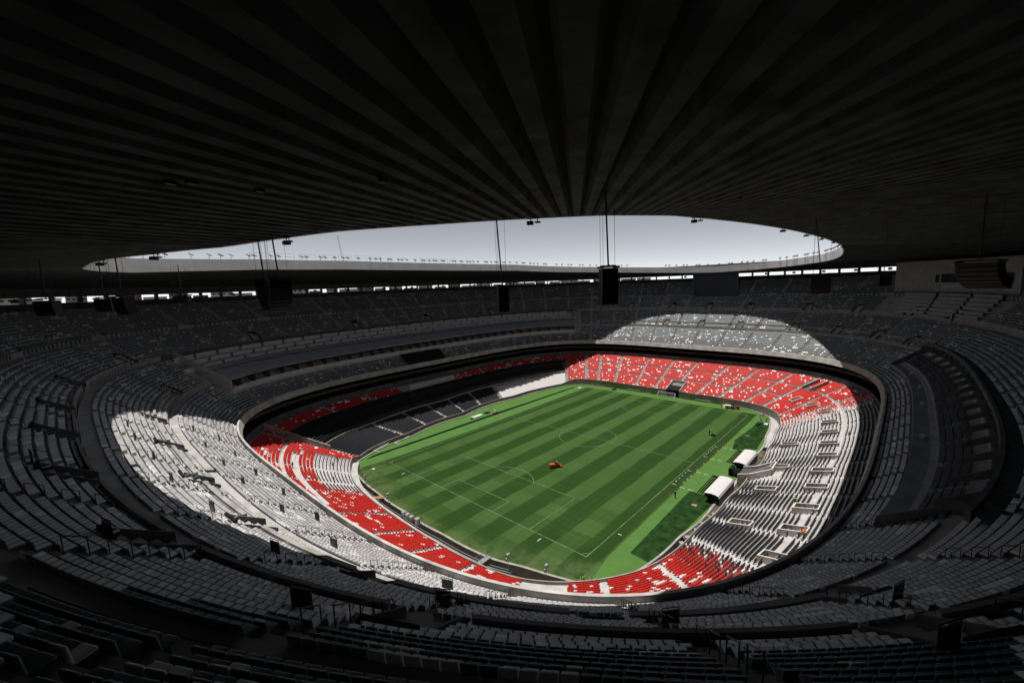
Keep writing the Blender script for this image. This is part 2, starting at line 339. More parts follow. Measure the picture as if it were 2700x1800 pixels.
# ------------------------------------------------------------------ lower stand
def terrace(name, rfun, N, Z, s_list, mats, parent, t0=-PI, t1=PI):
    mb = MB()
    for i in range(N):
        s0, s1 = s_list[i], s_list[i+1]
        za = Z[i] if not callable(Z) else (lambda t: Z(t, i)); zb = None if i == N-1 else (Z[i+1] if not callable(Z) else (lambda t: Z(t, i+1)))
        A, B = strip(lambda t: rfun(t, s0), za, lambda t: rfun(t, s1), za, t0, t1); add_strip(mb, A, B)
        if i < N-1 and (callable(Z) or Z[i+1] > Z[i]+1e-4):
            A, B = strip(lambda t: rfun(t, s1), za, lambda t: rfun(t, s1), zb, t0, t1); add_strip(mb, A, B)
    return mb.obj(name, mats, parent)
lower = empty('lower_stand', (CX, CY, 0), label='lower tier of stepped concrete stands ringing the pitch', category='grandstand')
lower.location = (0, 0, 0)
terrace('terrace', low_r, NL, lambda t, i: zlow(t, (i+.3)/NL), np.linspace(0, 1, NL+1), CONCW, lower)
mb = MB(); wall_ring(mb, lambda t: rF(t)-.22, .22, -1.6, lambda t: zl0(t)+.62, -PI, PI); mb.obj('front_wall', CONC, lower)
# back of the lower tier and the two storeys of boxes tucked under the upper tier
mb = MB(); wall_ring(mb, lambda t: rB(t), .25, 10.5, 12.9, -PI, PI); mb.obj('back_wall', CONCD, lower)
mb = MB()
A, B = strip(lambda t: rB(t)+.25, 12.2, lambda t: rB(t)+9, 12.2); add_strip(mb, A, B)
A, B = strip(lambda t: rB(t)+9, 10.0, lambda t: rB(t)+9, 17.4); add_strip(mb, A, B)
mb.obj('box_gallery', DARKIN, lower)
mb = MB(); wall_ring(mb, lambda t: rB(t)+2.6, .2, 14.2, 15.2, -PI, PI); A, B = strip(lambda t: rB(t)+2.6, 14.2, lambda t: rB(t)+9, 14.2); add_strip(mb, A, B)
mb.obj('gallery_balcony', mat('balcony_concrete', (.10, .10, .10), .8, .3, var=.2), lower)
part_me = MB().box(-.12, .12, 0, 5.5, 0, 5.0).mesh('box_partition', mat('partition_grey', (.06, .06, .062), .8, .2))
for d in np.arange(-180, 180, 3.0):
    t = R(d)
    if 150 < d or d < -40 and d > -140: continue
    link('box_partition', part_me, lower, P2(t, float(rB(t))+3.2, 12.25), t-PI/2)

# ------------------------------------------------------------------ upper stand
upper = empty('upper_stand', (0, 0, 0), label='steep upper tier of pale seating under the roof', category='grandstand')
terrace('terrace', upp_r, NU, ZUR, np.linspace(0, 1, NU+1), mat('upper_terrace_concrete', (.43, .415, .395), .9, .2, var=.2, scale=.5, bump=.2), upper)
def zrib0(t): return np.full_like(t, 17.15)
mb = MB()
A, B = strip(lambda t: rRib(t)-1.15, 17.0, lambda t: rRib(t)-.5, 18.75); add_strip(mb, A, B)          # leaning precast face
A2, B2 = strip(lambda t: rRib(t)-.5, 18.75, lambda t: rRib(t)-.1, 18.75); add_strip(mb, A2, B2)
A3, B3 = strip(lambda t: rRib(t)-.1, 18.75, lambda t: rRib(t)-.1, 17.0); add_strip(mb, A3, B3)
A4, B4 = strip(lambda t: rRib(t)-1.15, 17.0, lambda t: rRib(t)-.1, 17.0); add_strip(mb, A4, B4)
mb.obj('front_parapet', mat('parapet_concrete', (.50, .49, .465), .85, .2, var=.25, scale=.35, bump=.15), upper)
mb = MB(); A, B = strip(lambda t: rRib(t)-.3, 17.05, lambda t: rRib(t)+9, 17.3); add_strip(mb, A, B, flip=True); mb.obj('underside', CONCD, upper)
mb = MB(); A, B = strip(lambda t: rRim(t), 48.0, lambda t: rRim(t)+8.6, 48.0); add_strip(mb, A, B); mb.obj('top_concourse', CONCD, upper)
mb = MB(); wall_ring(mb, lambda t: rRim(t)+8.4, .4, 2, 49.75, -PI, PI); mb.obj('outer_wall', CONCD, upper)
mb = MB(); wall_ring(mb, lambda t: rRim(t)+8.3, .4, 49.0, 54.5, R(152), R(328)); mb.obj('rear_wall', CONCD, upper)
# walls behind the three cross walkways, broken at the stair openings
V1 = [28.6, 20.5, 8.6, -1.2, -10.9, -22.7, -31, -38.9, -46.9] + [150.5, 166, 177.5, -172, -163, -154, -145, -136]
V2 = [28.6, 19.8, 8.4, -1.1, -10.6, -22.2, -31, -40.2, -48.4] + [60, 82, 104, 126, 148, 163, 175, -176, -167, -158, -149, -139, -128, -118]
V3 = [40, 30, 20, 10, -13, -23, -33] + [55, 68, 81, 94, 107, 120, 133, 146, 160, 172, -176, -165, -155, -141, -128, -115, -100, -80, -65]
def segs(breaks, half):
    b = sorted(wrap(np.radians(breaks))); out = []
    for i, x in enumerate(b):
        y = b[(i+1) % len(b)]
        if y <= x: y += 2*PI
        out.append((x+half, y-half))
    return out
def in_sector(tdeg, a, b):
    return (np.asarray(tdeg)-a) % 360 <= (b-a) % 360
def wall_segments(breaks, s, h, th, m, skip=(), half=.018, drop=.1):
    z = deck_z(s)
    for a, b in segs(breaks, half):
        mid = math.degrees((a+b)/2)
        if any(in_sector(mid, *q) for q in skip): continue
        mb = MB(); wall_ring(mb, lambda t: upp_r(t, s), th, z-drop-.6, z+h, a, b); mb.obj('parapet_segment', m, upper)
VIPL = (33.5, 143.5)
wall_segments(V1, 17/54, .95, .4, CONC, skip=((40, 138), (-126, -52)))
wall_segments(V2, 29/54, .95, .25, CONC, skip=((40, 138),))
wall_segments(V3, 41/54, .9, .25, CONCD, skip=((-154, -136),))

# ------------------------------------------------------------------ roof
roof = empty('roof', (0, 0, 0), label='dark ribbed concrete roof ring with an oval opening', category='roof')
rOut = lambda t: rRim(t)+9.5
mb = MB(); RD = .50
ts = np.linspace(-PI, PI, NT+1)
for k in range(6):
    f0, f1 = k/6, (k+1)/6
    ra = lambda t: rIn(t)+.35+(rOut(t)-rIn(t)-.35)*f0; rb = lambda t: rIn(t)+.35+(rOut(t)-rIn(t)-.35)*f1
    A, B = strip(ra, lambda t: zRoof(t, ra(t))+RD, rb, lambda t: zRoof(t, rb(t))+RD); add_strip(mb, A, B, flip=True)
A, B = strip(lambda t: rIn(t), lambda t: zIn(t)+2.75, rOut, 56.8); add_strip(mb, A, B)
A, B = strip(rOut, 54.0, rOut, 56.8); add_strip(mb, A, B)
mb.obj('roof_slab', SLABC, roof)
mb = MB(); 
ri = lambda t: rIn(t); ro_ = lambda t: rIn(t)+.3
A, B = strip(ri, lambda t: zIn(t), ri, lambda t: zIn(t)+2.8); add_strip(mb, A, B)
A2, B2 = strip(ro_, lambda t: zIn(t), ro_, lambda t: zIn(t)+2.8); add_strip(mb, A2, B2, flip=True)
add_strip(mb, B, B2); add_strip(mb, A, A2, flip=True)
mb.obj('rim_fascia', FASC, roof)
mb = MB(); wall_ring(mb, lambda t: rRim(t)+7.2, .5, 51.3, 54.2, R(-33), R(153)); mb.obj('edge_beam', CONCD, roof)
NR = 600
rib_far = MB()
tcam = math.atan2(CAM[1]-CY, CAM[0]-CX)
order = sorted(range(NR), key=lambda i: abs(wrap(2*PI*(i+.5)/NR-tcam)))
near_ribs = set(order[:300])
for i in range(NR):
    t = 2*PI*(i+.5)/NR; mb = MB() if i in near_ribs else rib_far
    r0 = float(rIn(t))+.32; r1 = float(rRim(t))+7.0
    c, s = math.cos(t), math.sin(t)
    cuts = [r0, r0+(r1-r0)*.22, r0+(r1-r0)*.46, r0+(r1-r0)*.74, r1]
    for a, b in zip(cuts[:-1], cuts[1:]):
        a += .02; b -= .02
        q = []
        for r in (a, b):
            hw = r*PI/NR; z = float(zRoof(t, r))
            for k, zz in ((-.82, RD+.02), (-.50, 0), (.50, 0), (.82, RD+.02)):
                q.append((CX+r*c-s*hw*k, CY+r*s+c*hw*k, z+zz))
        mb.quad(q[0], q[4], q[5], q[1]); mb.quad(q[1], q[5], q[6], q[2]); mb.quad(q[2], q[6], q[7], q[3])
        mb.quad(q[0], q[1], q[2], q[3]); mb.quad(q[4], q[7], q[6], q[5])
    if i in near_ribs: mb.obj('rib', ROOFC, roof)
o = rib_far.obj('far_ribs', ROOFC, roof); o['kind'] = 'stuff'
# columns standing in the slot between the top wall and the roof
col_me = MB().box(-.5, .5, -.3, .3, 0, 2.8).mesh('slot_column', CONCD)
for d in np.arange(-30, 152, 3.0):
    t = R(d); link('slot_column', col_me, roof, P2(t, float(rRim(t))+7.9, 49.0), t)

# ------------------------------------------------------------------ seats
def sector(deg, a, b): return in_sector(deg, a, b)
AISLE_U = np.array([-1.6+6.42*k for k in range(56)]); AISLE_U = (AISLE_U+180) % 360-180
AISLE_L = np.array([31.7,27,20.2,11.2,3.2,-4.0,-12.8,-20.3,-28.0,-33.6,-41.5,-47.5,-55.5,-63.5,-72,-81,-90,-97.5,-105,-112.5,-119.5,-127,-135,-143,143.5,128,117.2,107.2,97.6,85.5,72.5,60,50,41,156,162.5,168,178.3,-173.5,-166.8,-160,-151])
def angdiff(a, b): return (a-b+180) % 360-180
def row_positions(rfun, pitch_=.52):
    t = np.linspace(-PI, PI, 2881); r = rfun(t); x = CX+r*np.cos(t); y = CY+r*np.sin(t)
    L = np.concatenate([[0], np.cumsum(np.hypot(np.diff(x), np.diff(y)))])
    n = int(L[-1]/pitch_); q = (np.arange(n)+RNG.random())*L[-1]/n; q %= L[-1]
    tt = np.interp(q, L, t); rr = rfun(tt); X = CX+rr*np.cos(tt); Y = CY+rr*np.sin(tt)
    dx = np.interp(q, L, np.gradient(x, L)); dy = np.interp(q, L, np.gradient(y, L))
    phi = np.arctan2(dy, dx)              # tangent direction
    return tt, rr, X, Y, phi
def visible(X, Y, Z):
    d = np.stack([X, Y, Z], 1)-CAM; zc = d@CF; xc = d@CR; yc = d@CU
    return (zc > 2) & (np.abs(xc/np.maximum(zc, 1e-3)) < 1350/FPX*1.12+.02) & (np.abs(yc/np.maximum(zc, 1e-3)) < 900/FPX*1.15), zc
def aisle_mask(deg, r, al, halfw):
    m = np.ones(len(deg), bool)
    for a in al: m &= np.abs(np.radians(angdiff(deg, a)))*r > halfw
    return m
def vom_mask(deg, r, vl, halfw):
    return aisle_mask(deg, r, vl, halfw)
seats = {}
def put(kind, X, Y, Z, phi, cb, cp):
    if len(X) == 0: return
    seats.setdefault(kind, []).append((X, Y, Z, phi, cb, cp))
def cols(base, n, jit=.16): return np.clip(np.array(base)[None, :]*(1+jit*(RNG.random((n, 1))-.5)*2), 0, 1)
PAN_SUN = (.60, .585, .575); BACK_SHADE = (.185, .215, .240); GREYD = (.11, .125, .13); WHITE = (.84, .83, .82); RED = (.54, .028, .020); NAVY = (.016, .019, .030); CREAM = (.52, .52, .49); BLK = (.013, .014, .018)  # upper seats: sun painted into the pale pans, shade into the dark bluish backs
def clumped(X, Y, p, sc=.35):
    # white seats appear singly and in little runs
    n = len(X); a = RNG.random(n) < p*.6; b = np.zeros(n, bool); st = np.where(RNG.random(n) < p*.16)[0]
    for k in st: b[k:k+int(RNG.integers(2, 5))] = True
    return a | b
near_pool = []
for i in range(NU-1):
    if any(i in q for q in WALK): continue
    s = (i+.62)/NU; z = ZUR[i]
    tt, rr, X, Y, phi = row_positions(lambda t: upp_r(t, s)); deg = np.degrees(tt)
    ok, zc = visible(X, Y, np.full(len(X), z)); ok &= aisle_mask(deg, rr, AISLE_U, .62); ok &= zc > 5.3
    if 15 <= i <= 18: ok &= vom_mask(deg, rr, V1, 1.75)
    if 29 <= i <= 32: ok &= vom_mask(deg, rr, V2, 1.75)
    ok &= ~(sector(deg, *VIPL) & (s > .14) & (s < .53))
    ok &= ~(sector(deg, -124, -51.5) & (s > .09) & (s < .160))
    ok &= ~(sector(deg, -6.4, 4.4) & (s > .70))
    ok &= ~(sector(deg, -56, -33.5) & (s > .54))
    ok &= ~(sector(deg, 86, 101.5) & (s < .14))
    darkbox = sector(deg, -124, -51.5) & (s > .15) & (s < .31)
    tt, rr, X, Y, phi, deg, zc, darkbox = [a[ok] for a in (tt, rr, X, Y, phi, deg, zc, darkbox)]
    n = len(X); wh = clumped(X, Y, .085) & ~darkbox
    base = GREYD if i < 5 else BACK_SHADE
    cb = cols(base, n); cp = cols(PAN_SUN, n)
    Z = np.full(n, z)
    dk = darkbox
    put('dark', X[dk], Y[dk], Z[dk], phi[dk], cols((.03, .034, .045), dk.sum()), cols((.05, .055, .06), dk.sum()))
    m = wh & ~dk; put('upper_white', X[m], Y[m], Z[m], phi[m], cols(WHITE, m.sum(), .05), cols(WHITE, m.sum(), .05))
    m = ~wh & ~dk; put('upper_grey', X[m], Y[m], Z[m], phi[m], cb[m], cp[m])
# black covered blocks in front of the left boxes
for i in range(NL):
    if i == LWALK: continue
    s = (i+.62)/NL; z = ZLR[i]
    tt, rr, X, Y, phi = row_positions(lambda t: low_r(t, s), .50); deg = np.degrees(tt)
    ok, zc = visible(X, Y, np.full(len(X), z)); ok &= aisle_mask(deg, rr, AISLE_L, .68)
    if 9 == i: ok &= ~sector(deg, -33, 33)
    ok &= ~(sector(deg, -6.9, -1.6) & (i < 8))                               # goal-end portal
    ok &= ~(sector(deg, -97.8, -89.0) & (s < .30))
    tt, rr, X, Y, phi, deg = [a[ok] for a in (tt, rr, X, Y, phi, deg)]; n = len(X)
    left = sector(deg, 38.5, 144); right = sector(deg, -132, -47); Z = zlow(tt, (i+.3)/NL)
    # left stand
    m = left & (i < 10) & (deg > 73.5); put('black', X[m], Y[m], Z[m], phi[m], cols(BLK, m.sum()), cols(BLK, m.sum()))
    m = left & (i >= 21) & (i <= 26) & ((deg > 107) | (deg < 86)); w_ = clumped(X[m], Y[m], .10)
    for c_, q_, kk in ((RED, ~w_, 'red'), (WHITE, w_, 'lower_white')):
        put(kk, X[m][q_], Y[m][q_], Z[m][q_], phi[m][q_], cols(c_, q_.sum()), cols(c_, q_.sum()))
    # right stand: navy with cream pans, fading to red at both ends
    m = right; k = m.sum(); dg = deg[m]
    fade = np.clip(np.maximum((dg+56)/9, (-127.2-dg)/4.5), 0, 1)
    pick = RNG.random(k); isred = pick < fade*1.25-.1; iswh = (~isred) & (RNG.random(k) < fade*(1-fade)*2.4)
    cb = np.where(isred[:, None], cols(RED, k), np.where(iswh[:, None], cols(WHITE, k), cols(NAVY, k)))
    cp = np.where(isred[:, None], np.where((RNG.random(k) < .35)[:, None], cols(CREAM, k), cols(RED, k)), cols(CREAM, k))
    put('navy', X[m], Y[m], Z[m], phi[m], cb, cp)
    # red ends and corners
    m = ~left & ~right
    bare = sector(deg, 147.5, 167.5) & (s < .36) | sector(deg, 150, 173) & (s > .50) & (s < .60) | sector(deg, 147, 153) & (s > .36) & (s < .5)
    bare = sector(deg, 148.5, 166.8) & (s < .345) | sector(deg, 144, 175) & (s > .50) & (s < .585) & ~sector(deg, 144, 150)
    bare |= sector(deg, -153, -147.2)
    m &= ~bare & (s < .97)
    p = np.where(sector(deg, 140, 220), .04, .06)
    w_ = clumped(X, Y, 1.0) ; pr = RNG.random(n) < p; w_ = pr
    st = np.where(RNG.random(n) < .006)[0]
    for q in st: w_[q:q+3] = True
    for c_, q_, kk in ((RED, m & ~w_, 'red'), (WHITE, m & w_, 'lower_white')):
        put(kk, X[q_], Y[q_], Z[q_], phi[q_], cols(c_, q_.sum()), cols(c_, q_.sum()))

# seat prototype: L profile (y towards the back, z up), pan + back
PROF = np.array([(-.37, .34), (-.38, .42), (.12, .41), (.18, .80), (.235, .79), (.20, .34)])
PV0 = np.concatenate([np.c_[np.full(6, -.22), PROF], np.c_[np.full(6, .22), PROF]])
PROFB = np.array([(-.46, .30), (-.47, .40), (.10, .41), (.17, .84), (.30, .82), (.32, .30)])
PROFN = np.array([(-.20, .36), (-.21, .43), (.06, .42), (.13, .92), (.25, .90), (.22, .36)])
QF = np.array([[0, 1, 7, 6], [1, 2, 8, 7], [2, 3, 9, 8], [3, 4, 10, 9], [4, 5, 11, 10], [5, 0, 6, 11]])[:, ::-1]
PANF = np.array([1, 1, 0, 0, 0, 1])
def seat_mesh(name, groups, prof=None):
    PV = PV0 if prof is None else np.concatenate([np.c_[np.full(6, -.22), prof], np.c_[np.full(6, .22), prof]])
    X, Y, Z, ph, cb, cp = [np.concatenate([g[k] for g in groups]) for k in range(6)]; n = len(X)
    c, s = np.cos(ph), np.sin(ph)
    # tangent (c,s) runs anticlockwise; outward = (s,-c)
    V = np.empty((n, 12, 3)); 
    V[:, :, 0] = X[:, None]+PV[None, :, 0]*c[:, None]+PV[None, :, 1]*s[:, None]
    V[:, :, 1] = Y[:, None]+PV[None, :, 0]*s[:, None]-PV[None, :, 1]*c[:, None]
    V[:, :, 2] = Z[:, None]+PV[None, :, 2]
    off = (np.arange(n)*12)[:, None, None]
    quads = (QF[None]+off).reshape(-1)
    ends = (np.array([[0, 5, 4, 3, 2, 1][::-1], [6, 7, 8, 9, 10, 11][::-1]])[None]+off).reshape(n, 12)
    loops = np.concatenate([(QF[None]+off).reshape(n, 24), ends], 1).reshape(-1)
    lt = np.tile(np.array([4]*6+[6]*2), n); ls = np.concatenate([[0], np.cumsum(lt)[:-1]])
    me = bpy.data.meshes.new(name); me.vertices.add(n*12); me.vertices.foreach_set('co', V.reshape(-1))
    me.loops.add(len(loops)); me.loops.foreach_set('vertex_index', loops.astype(np.int32))
    me.polygons.add(n*8); me.polygons.foreach_set('loop_start', ls.astype(np.int32)); me.polygons.foreach_set('loop_total', lt.astype(np.int32))
    at = me.attributes.new('Col', 'FLOAT_COLOR', 'FACE')
    pan = np.concatenate([PANF, [0, 0]])
    C = np.where(pan[None, :, None] == 1, cp[:, None, :], cb[:, None, :]); C4 = np.concatenate([C, np.ones((n, 8, 1))], 2)
    at.data.foreach_set('color', C4.reshape(-1)); me.materials.append(SEATM); me.update(calc_edges=True); return me
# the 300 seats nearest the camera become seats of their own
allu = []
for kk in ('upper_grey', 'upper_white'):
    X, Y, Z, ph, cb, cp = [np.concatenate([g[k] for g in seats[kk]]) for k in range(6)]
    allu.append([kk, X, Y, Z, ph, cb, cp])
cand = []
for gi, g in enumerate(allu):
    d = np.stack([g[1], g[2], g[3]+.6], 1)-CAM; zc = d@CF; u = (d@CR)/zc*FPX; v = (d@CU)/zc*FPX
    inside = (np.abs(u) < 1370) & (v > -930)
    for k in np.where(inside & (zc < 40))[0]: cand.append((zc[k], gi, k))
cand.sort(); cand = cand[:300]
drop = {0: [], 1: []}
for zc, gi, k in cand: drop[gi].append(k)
def detailed_seat(name, base):
    bm = bmesh.new()
    def bx(x0, x1, y0, y1, z0, z1, lean=0, bev=.045):
        r = bmesh.ops.create_cube(bm, size=1)
        for v_ in r['verts']:
            v_.co = Vector(((x0+x1)/2+v_.co.x*(x1-x0), (y0+y1)/2+v_.co.y*(y1-y0), (z0+z1)/2+v_.co.z*(z1-z0)))
            v_.co.y += lean*(v_.co.z-z0)
        es = list({e for v_ in r['verts'] for e in v_.link_edges})
        bmesh.ops.bevel(bm, geom=es, offset=bev, segments=3, profile=.6, affect='EDGES', clamp_overlap=True)
    bx(-.235, .235, -.26, .17, .37, .455); bx(-.235, .235, .13, .225, .38, .88, .16)
    me = bpy.data.meshes.new(name); bm.to_mesh(me); bm.free()
    for p_ in me.polygons: p_.use_smooth = True
    me.materials.append(mat(name+'_plastic', base, .4, .5, var=.08, scale=6)); return me
seat_me = {0: detailed_seat('shade_toned_seat', (.085, .135, .165)), 1: detailed_seat('white_seat', (.74, .74, .74))}  # nearest grey seats coloured darker than the rest, foreground shade painted in
brk_me = MB().box(-.19, -.14, -.05, .12, 0, .40).box(.14, .19, -.05, .12, 0, .40).box(-.22, .22, .04, .08, .30, .36).mesh('seat_bracket', STEEL)
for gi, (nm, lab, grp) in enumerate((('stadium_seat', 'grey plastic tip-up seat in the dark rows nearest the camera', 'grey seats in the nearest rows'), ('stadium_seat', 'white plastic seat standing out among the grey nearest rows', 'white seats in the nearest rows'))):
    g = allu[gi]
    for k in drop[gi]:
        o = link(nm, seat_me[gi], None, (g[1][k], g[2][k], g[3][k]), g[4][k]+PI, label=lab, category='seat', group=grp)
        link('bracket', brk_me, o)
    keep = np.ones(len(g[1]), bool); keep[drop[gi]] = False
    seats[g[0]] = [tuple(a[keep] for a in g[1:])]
SL = {'upper_grey': ('upper_tier_seats', 'rows of pale grey seats filling the upper tier'), 'upper_white': ('scattered_white_seats', 'white seats scattered singly through the upper tier'),
      'red': ('red_seats', 'red seats of the lower tier behind both goals'), 'lower_white': ('white_seats', 'white seats dotted among the red lower tier'),
      'navy': ('navy_seats', 'navy backed seats with cream pans in the right lower tier'), 'black': ('black_seats', 'black seats in the front blocks of the left stand'), 'dark': ('box_seats', 'dark seats in the shaded right hand box rows')}
for kk, (nm, lab) in SL.items():
    if kk in seats: link(nm, seat_mesh(nm, seats[kk], PROFN if kk == 'navy' else PROFB if kk == 'black' else None), kind='stuff', label=lab, category='seats')
print('seats', {k: sum(len(g[0]) for g in v) for k, v in seats.items()})
# ------------------------------------------------------------------ left stand: glazed boxes, white covered block
def rz_(t):          # local +y along the outward normal of the tier, not the mere radius
    e = 1e-3; a, b = float(rRib(t-e)), float(rRib(t+e)); return math.atan2(b*math.sin(t+e)-a*math.sin(t-e), b*math.cos(t+e)-a*math.cos(t-e))-PI
def dsec(mb, s0, z0, s1, z1, a, b, fn=low_r, m=0):
    A, B = strip(lambda t: fn(t, s0), z0, lambda t: fn(t, s1), z1, R(a), R(b)); add_strip(mb, A, B, m)
vip = empty('hospitality_terrace', (0, 0, 0), label='dark glazed hospitality terraces behind the black seats, left stand', category='terrace')
lowv = lambda s: .5+10.5*s
mb = MB(); wall_ring(mb, lambda t: low_r(t, .365), .25, lowv(.365)-.6, lowv(.365)+1.1, R(39), R(143.5)); mb.obj('front_wall', CONC, vip)
DKBL = mat('dark_blue_cover', (.022, .028, .040), .7, .3, var=.4, scale=.4)
for (a, b) in ((39, 73), (73.4, 106), (106.4, 143)):
    mb = MB(); z = lowv(.39)
    dsec(mb, .39, z+.9, .39, z+2.0, a, b); dsec(mb, .39, z+2.0, .41, z+2.0, a, b); mb.obj('glazed_front', GLASSD, vip)
    for k in range(5):
        s0 = .41+k*.034; zz = z+1.3+k*.34
        mb = MB(); dsec(mb, s0, zz, s0+.024, zz, a, b); dsec(mb, s0+.024, zz, s0+.024, zz+.75, a, b); dsec(mb, s0+.024, zz+.75, s0+.034, zz+.75, a, b); dsec(mb, s0+.034, zz+.75, s0+.034, zz+.32, a, b); mb.obj('covered_row', DKBL, vip)
    mb = MB(); z = lowv(.585); dsec(mb, .585, z+1.0, .585, z+2.2, a, b); dsec(mb, .585, z+2.2, .605, z+2.2, a, b); mb.obj('glazed_front', GLASSD, vip)
    for k in range(4):
        s0 = .605+k*.036; zz = z+1.3+k*.34
        mb = MB(); dsec(mb, s0, zz, s0+.026, zz, a, b); dsec(mb, s0+.026, zz, s0+.026, zz+.7, a, b); dsec(mb, s0+.026, zz+.7, s0+.036, zz+.7, a, b); dsec(mb, s0+.036, zz+.7, s0+.036, zz+.3, a, b); mb.obj('covered_row', DKBL, vip)
mb = MB(); wall_ring(mb, lambda t: low_r(t, .80), .2, lowz(.8)-.3, lowz(.8)+2.2, R(86.5), R(105.5)); mb.obj('white_wall', WHITEP, vip)
for d in (39.0, 143.4):
    t = R(d); mb = MB(); a = low_r(t, .30); b = low_r(t, .98); h0, h1 = lowv(.30), lowv(.98)
    L_ = b-a; mb.hexa([(-.2, 0, h0-1), (.2, 0, h0-1), (.2, L_, h1-1), (-.2, L_, h1-1)], [(-.2, 0, h0+1.4), (.2, 0, h0+1.4), (.2, L_, h1+2.2), (-.2, L_, h1+2.2)])
    mb.obj('end_wall', CONC, vip, loc=P2(t, a, 0), rz=rz_(t))
mb = MB()
for i in range(0, 9):
    s0, s1 = (i+.15)/NL, (i+1.15)/NL; z = .5+10.5*(i+.3)/NL; z1 = .5+10.5*(i+1.3)/NL
    dsec(mb, s0, z+.50, s0+.55/NL, z+.52, 39.6, 72.2); dsec(mb, s0+.55/NL, z+.52, s1, z1+.50, 39.6, 72.2)
    if i == 0: dsec(mb, s0, z, s0, z+.5, 39.6, 72.2)
mb.obj('white_seat_covers', WHITEC, kind='stuff', label='white sheeting laid over the front rows, far left block', category='covers')

mb = MB()
for i in range(0, 10):
    for a, b in ((148.8, 155.4), (156.6, 161.9), (163.1, 166.6)):
        z = ZLR[i]+.02; s0 = (i+.35)/NL
        A, B = strip(lambda t: low_r(t, s0), z+.16, lambda t: low_r(t, s0+.011), z+.16, R(a), R(b)); add_strip(mb, A, B); A, B = strip(lambda t: low_r(t, s0), z, lambda t: low_r(t, s0), z+.16, R(a), R(b)); add_strip(mb, A, B)
mb.obj('bare_seat_rails', STEEL, kind='stuff', label='dark seat rails on the bare terrace at the near left corner', category='rails')

# ------------------------------------------------------------------ goal-end portal, stair enclosures, players' tunnel
t = R(-4.3); r0 = float(rF(t)); pt = empty('entrance_portal', P2(t, r0, 0), rz_(t), label='concrete portal with dark doorway behind the far goal', category='portal')
for sx in (-1, 1):
    MB().hexa([(sx*2.9-.2, -.3, -.1), (sx*2.9+.2, -.3, -.1), (sx*2.9+.2, 7.2, 2), (sx*2.9-.2, 7.2, 2)], [(sx*2.9-.2, -.3, 3.1), (sx*2.9+.2, -.3, 3.1), (sx*2.9+.2, 7.2, 5.7), (sx*2.9-.2, 7.2, 5.7)]).obj('side_wall', CONC, pt)
MB().box(-2.7, 2.7, 6.6, 7.0, 4.2, 5.75).obj('lintel', CONC, pt); MB().box(-2.7, 2.7, 6.9, 7.1, 2.2, 4.25).obj('doorway', DARKIN, pt)
MB().hexa([(-2.7, -.4, .0), (2.7, -.4, .0), (2.7, 6.9, 2.2), (-2.7, 6.9, 2.2)], [(-2.7, -.4, 3.02), (2.7, -.4, 3.02), (2.7, 6.9, 4.25), (-2.7, 6.9, 4.25)]).obj('passage', DARKIN, pt)
VB = [(-38.1,.343),(-44.2,.411),(-50.7,.494),(-59.7,.521),(-67.8,.543),(-76.7,.572),(-71.7,.201),(-85.4,.603),(-90.2,.232),(-95.1,.63),(-104.8,.247),(-103.2,.637),(-111.6,.648),(-120.1,.268),(-118.5,.653),(-125.3,.681)]
def enclosure():
    mb = MB(); L, Wd, th, k = 3.9, 2.3, .22, .26
    def w_(x0, x1, y0, y1, e=0): mb.hexa([(x0, y0, -1.2), (x1, y0, -1.2), (x1, y1, -1.2), (x0, y1, -1.2)], [(x0, y0, 1.35+k*y0-e), (x1, y0, 1.35+k*y0-e), (x1, y1, 1.35+k*y1-e), (x0, y1, 1.35+k*y1-e)])
    w_(-Wd/2, -Wd/2+th, 0, L); w_(Wd/2-th, Wd/2, 0, L); w_(-Wd/2+th, Wd/2-th, 0, th, .01); w_(-Wd/2+th, Wd/2-th, L-th, L, .01)
    return mb.mesh('stair_enclosure', CONCP)
enc = enclosure(); encf = MB().hexa([(-.93, .22, -1.2), (.93, .22, -1.2), (.93, 3.68, -1.2), (-.93, 3.68, -1.2)], [(-.93, .22, .2), (.93, .22, .2), (.93, 3.68, 1.2), (-.93, 3.68, 1.2)]).mesh('stair_floor', CONCD); encr = MB().tube((0, .4, .9), (0, 3.5, 2.0), .04).mesh('handrail', GALV)
vb_front = sorted([v for v in VB if v[1] < .3], key=lambda v: v[0]); vb_back = sorted([v for v in VB if v[1] >= .3], key=lambda v: v[0])
for d, s in VB:
    vrow, vk = ('front', vb_front.index((d, s))) if s < .3 else ('back', vb_back.index((d, s)))
    t = R(d); r = float(low_r(t, s))-1.9
    o = link('stair_enclosure', enc, None, P2(t, r, lowz(s)-.75), rz_(t), label='%s concrete stair enclosure from the camera in the %s row, right stand' % (ORD[vk], vrow), category='enclosure', group='stair enclosures of the right stand')
    link('stair_floor', encf, o); link('handrail', encr, o)
t = R(-36.2); r = float(low_r(t, .731)); o = empty('ramp_enclosure', P2(t, r-3, lowz(.731)-.9), rz_(t), label='large concrete ramp enclosure in the far right red corner', category='enclosure')
for sx in (-1, 1): MB().hexa([(sx*1.8-.15, 0, -1), (sx*1.8+.15, 0, -1), (sx*1.8+.15, 7, 0), (sx*1.8-.15, 7, 0)], [(sx*1.8-.15, 0, 1.5), (sx*1.8+.15, 0, 1.5), (sx*1.8+.15, 7, 3.9), (sx*1.8-.15, 7, 3.9)]).obj('side_wall', CONC, o)
MB().hexa([(-1.65, 0, -1), (1.65, 0, -1), (1.65, 7, 0), (-1.65, 7, 0)], [(-1.65, 0, .5), (1.65, 0, .5), (1.65, 7, 2.4), (-1.65, 7, 2.4)]).obj('ramp_floor', CONCD, o)
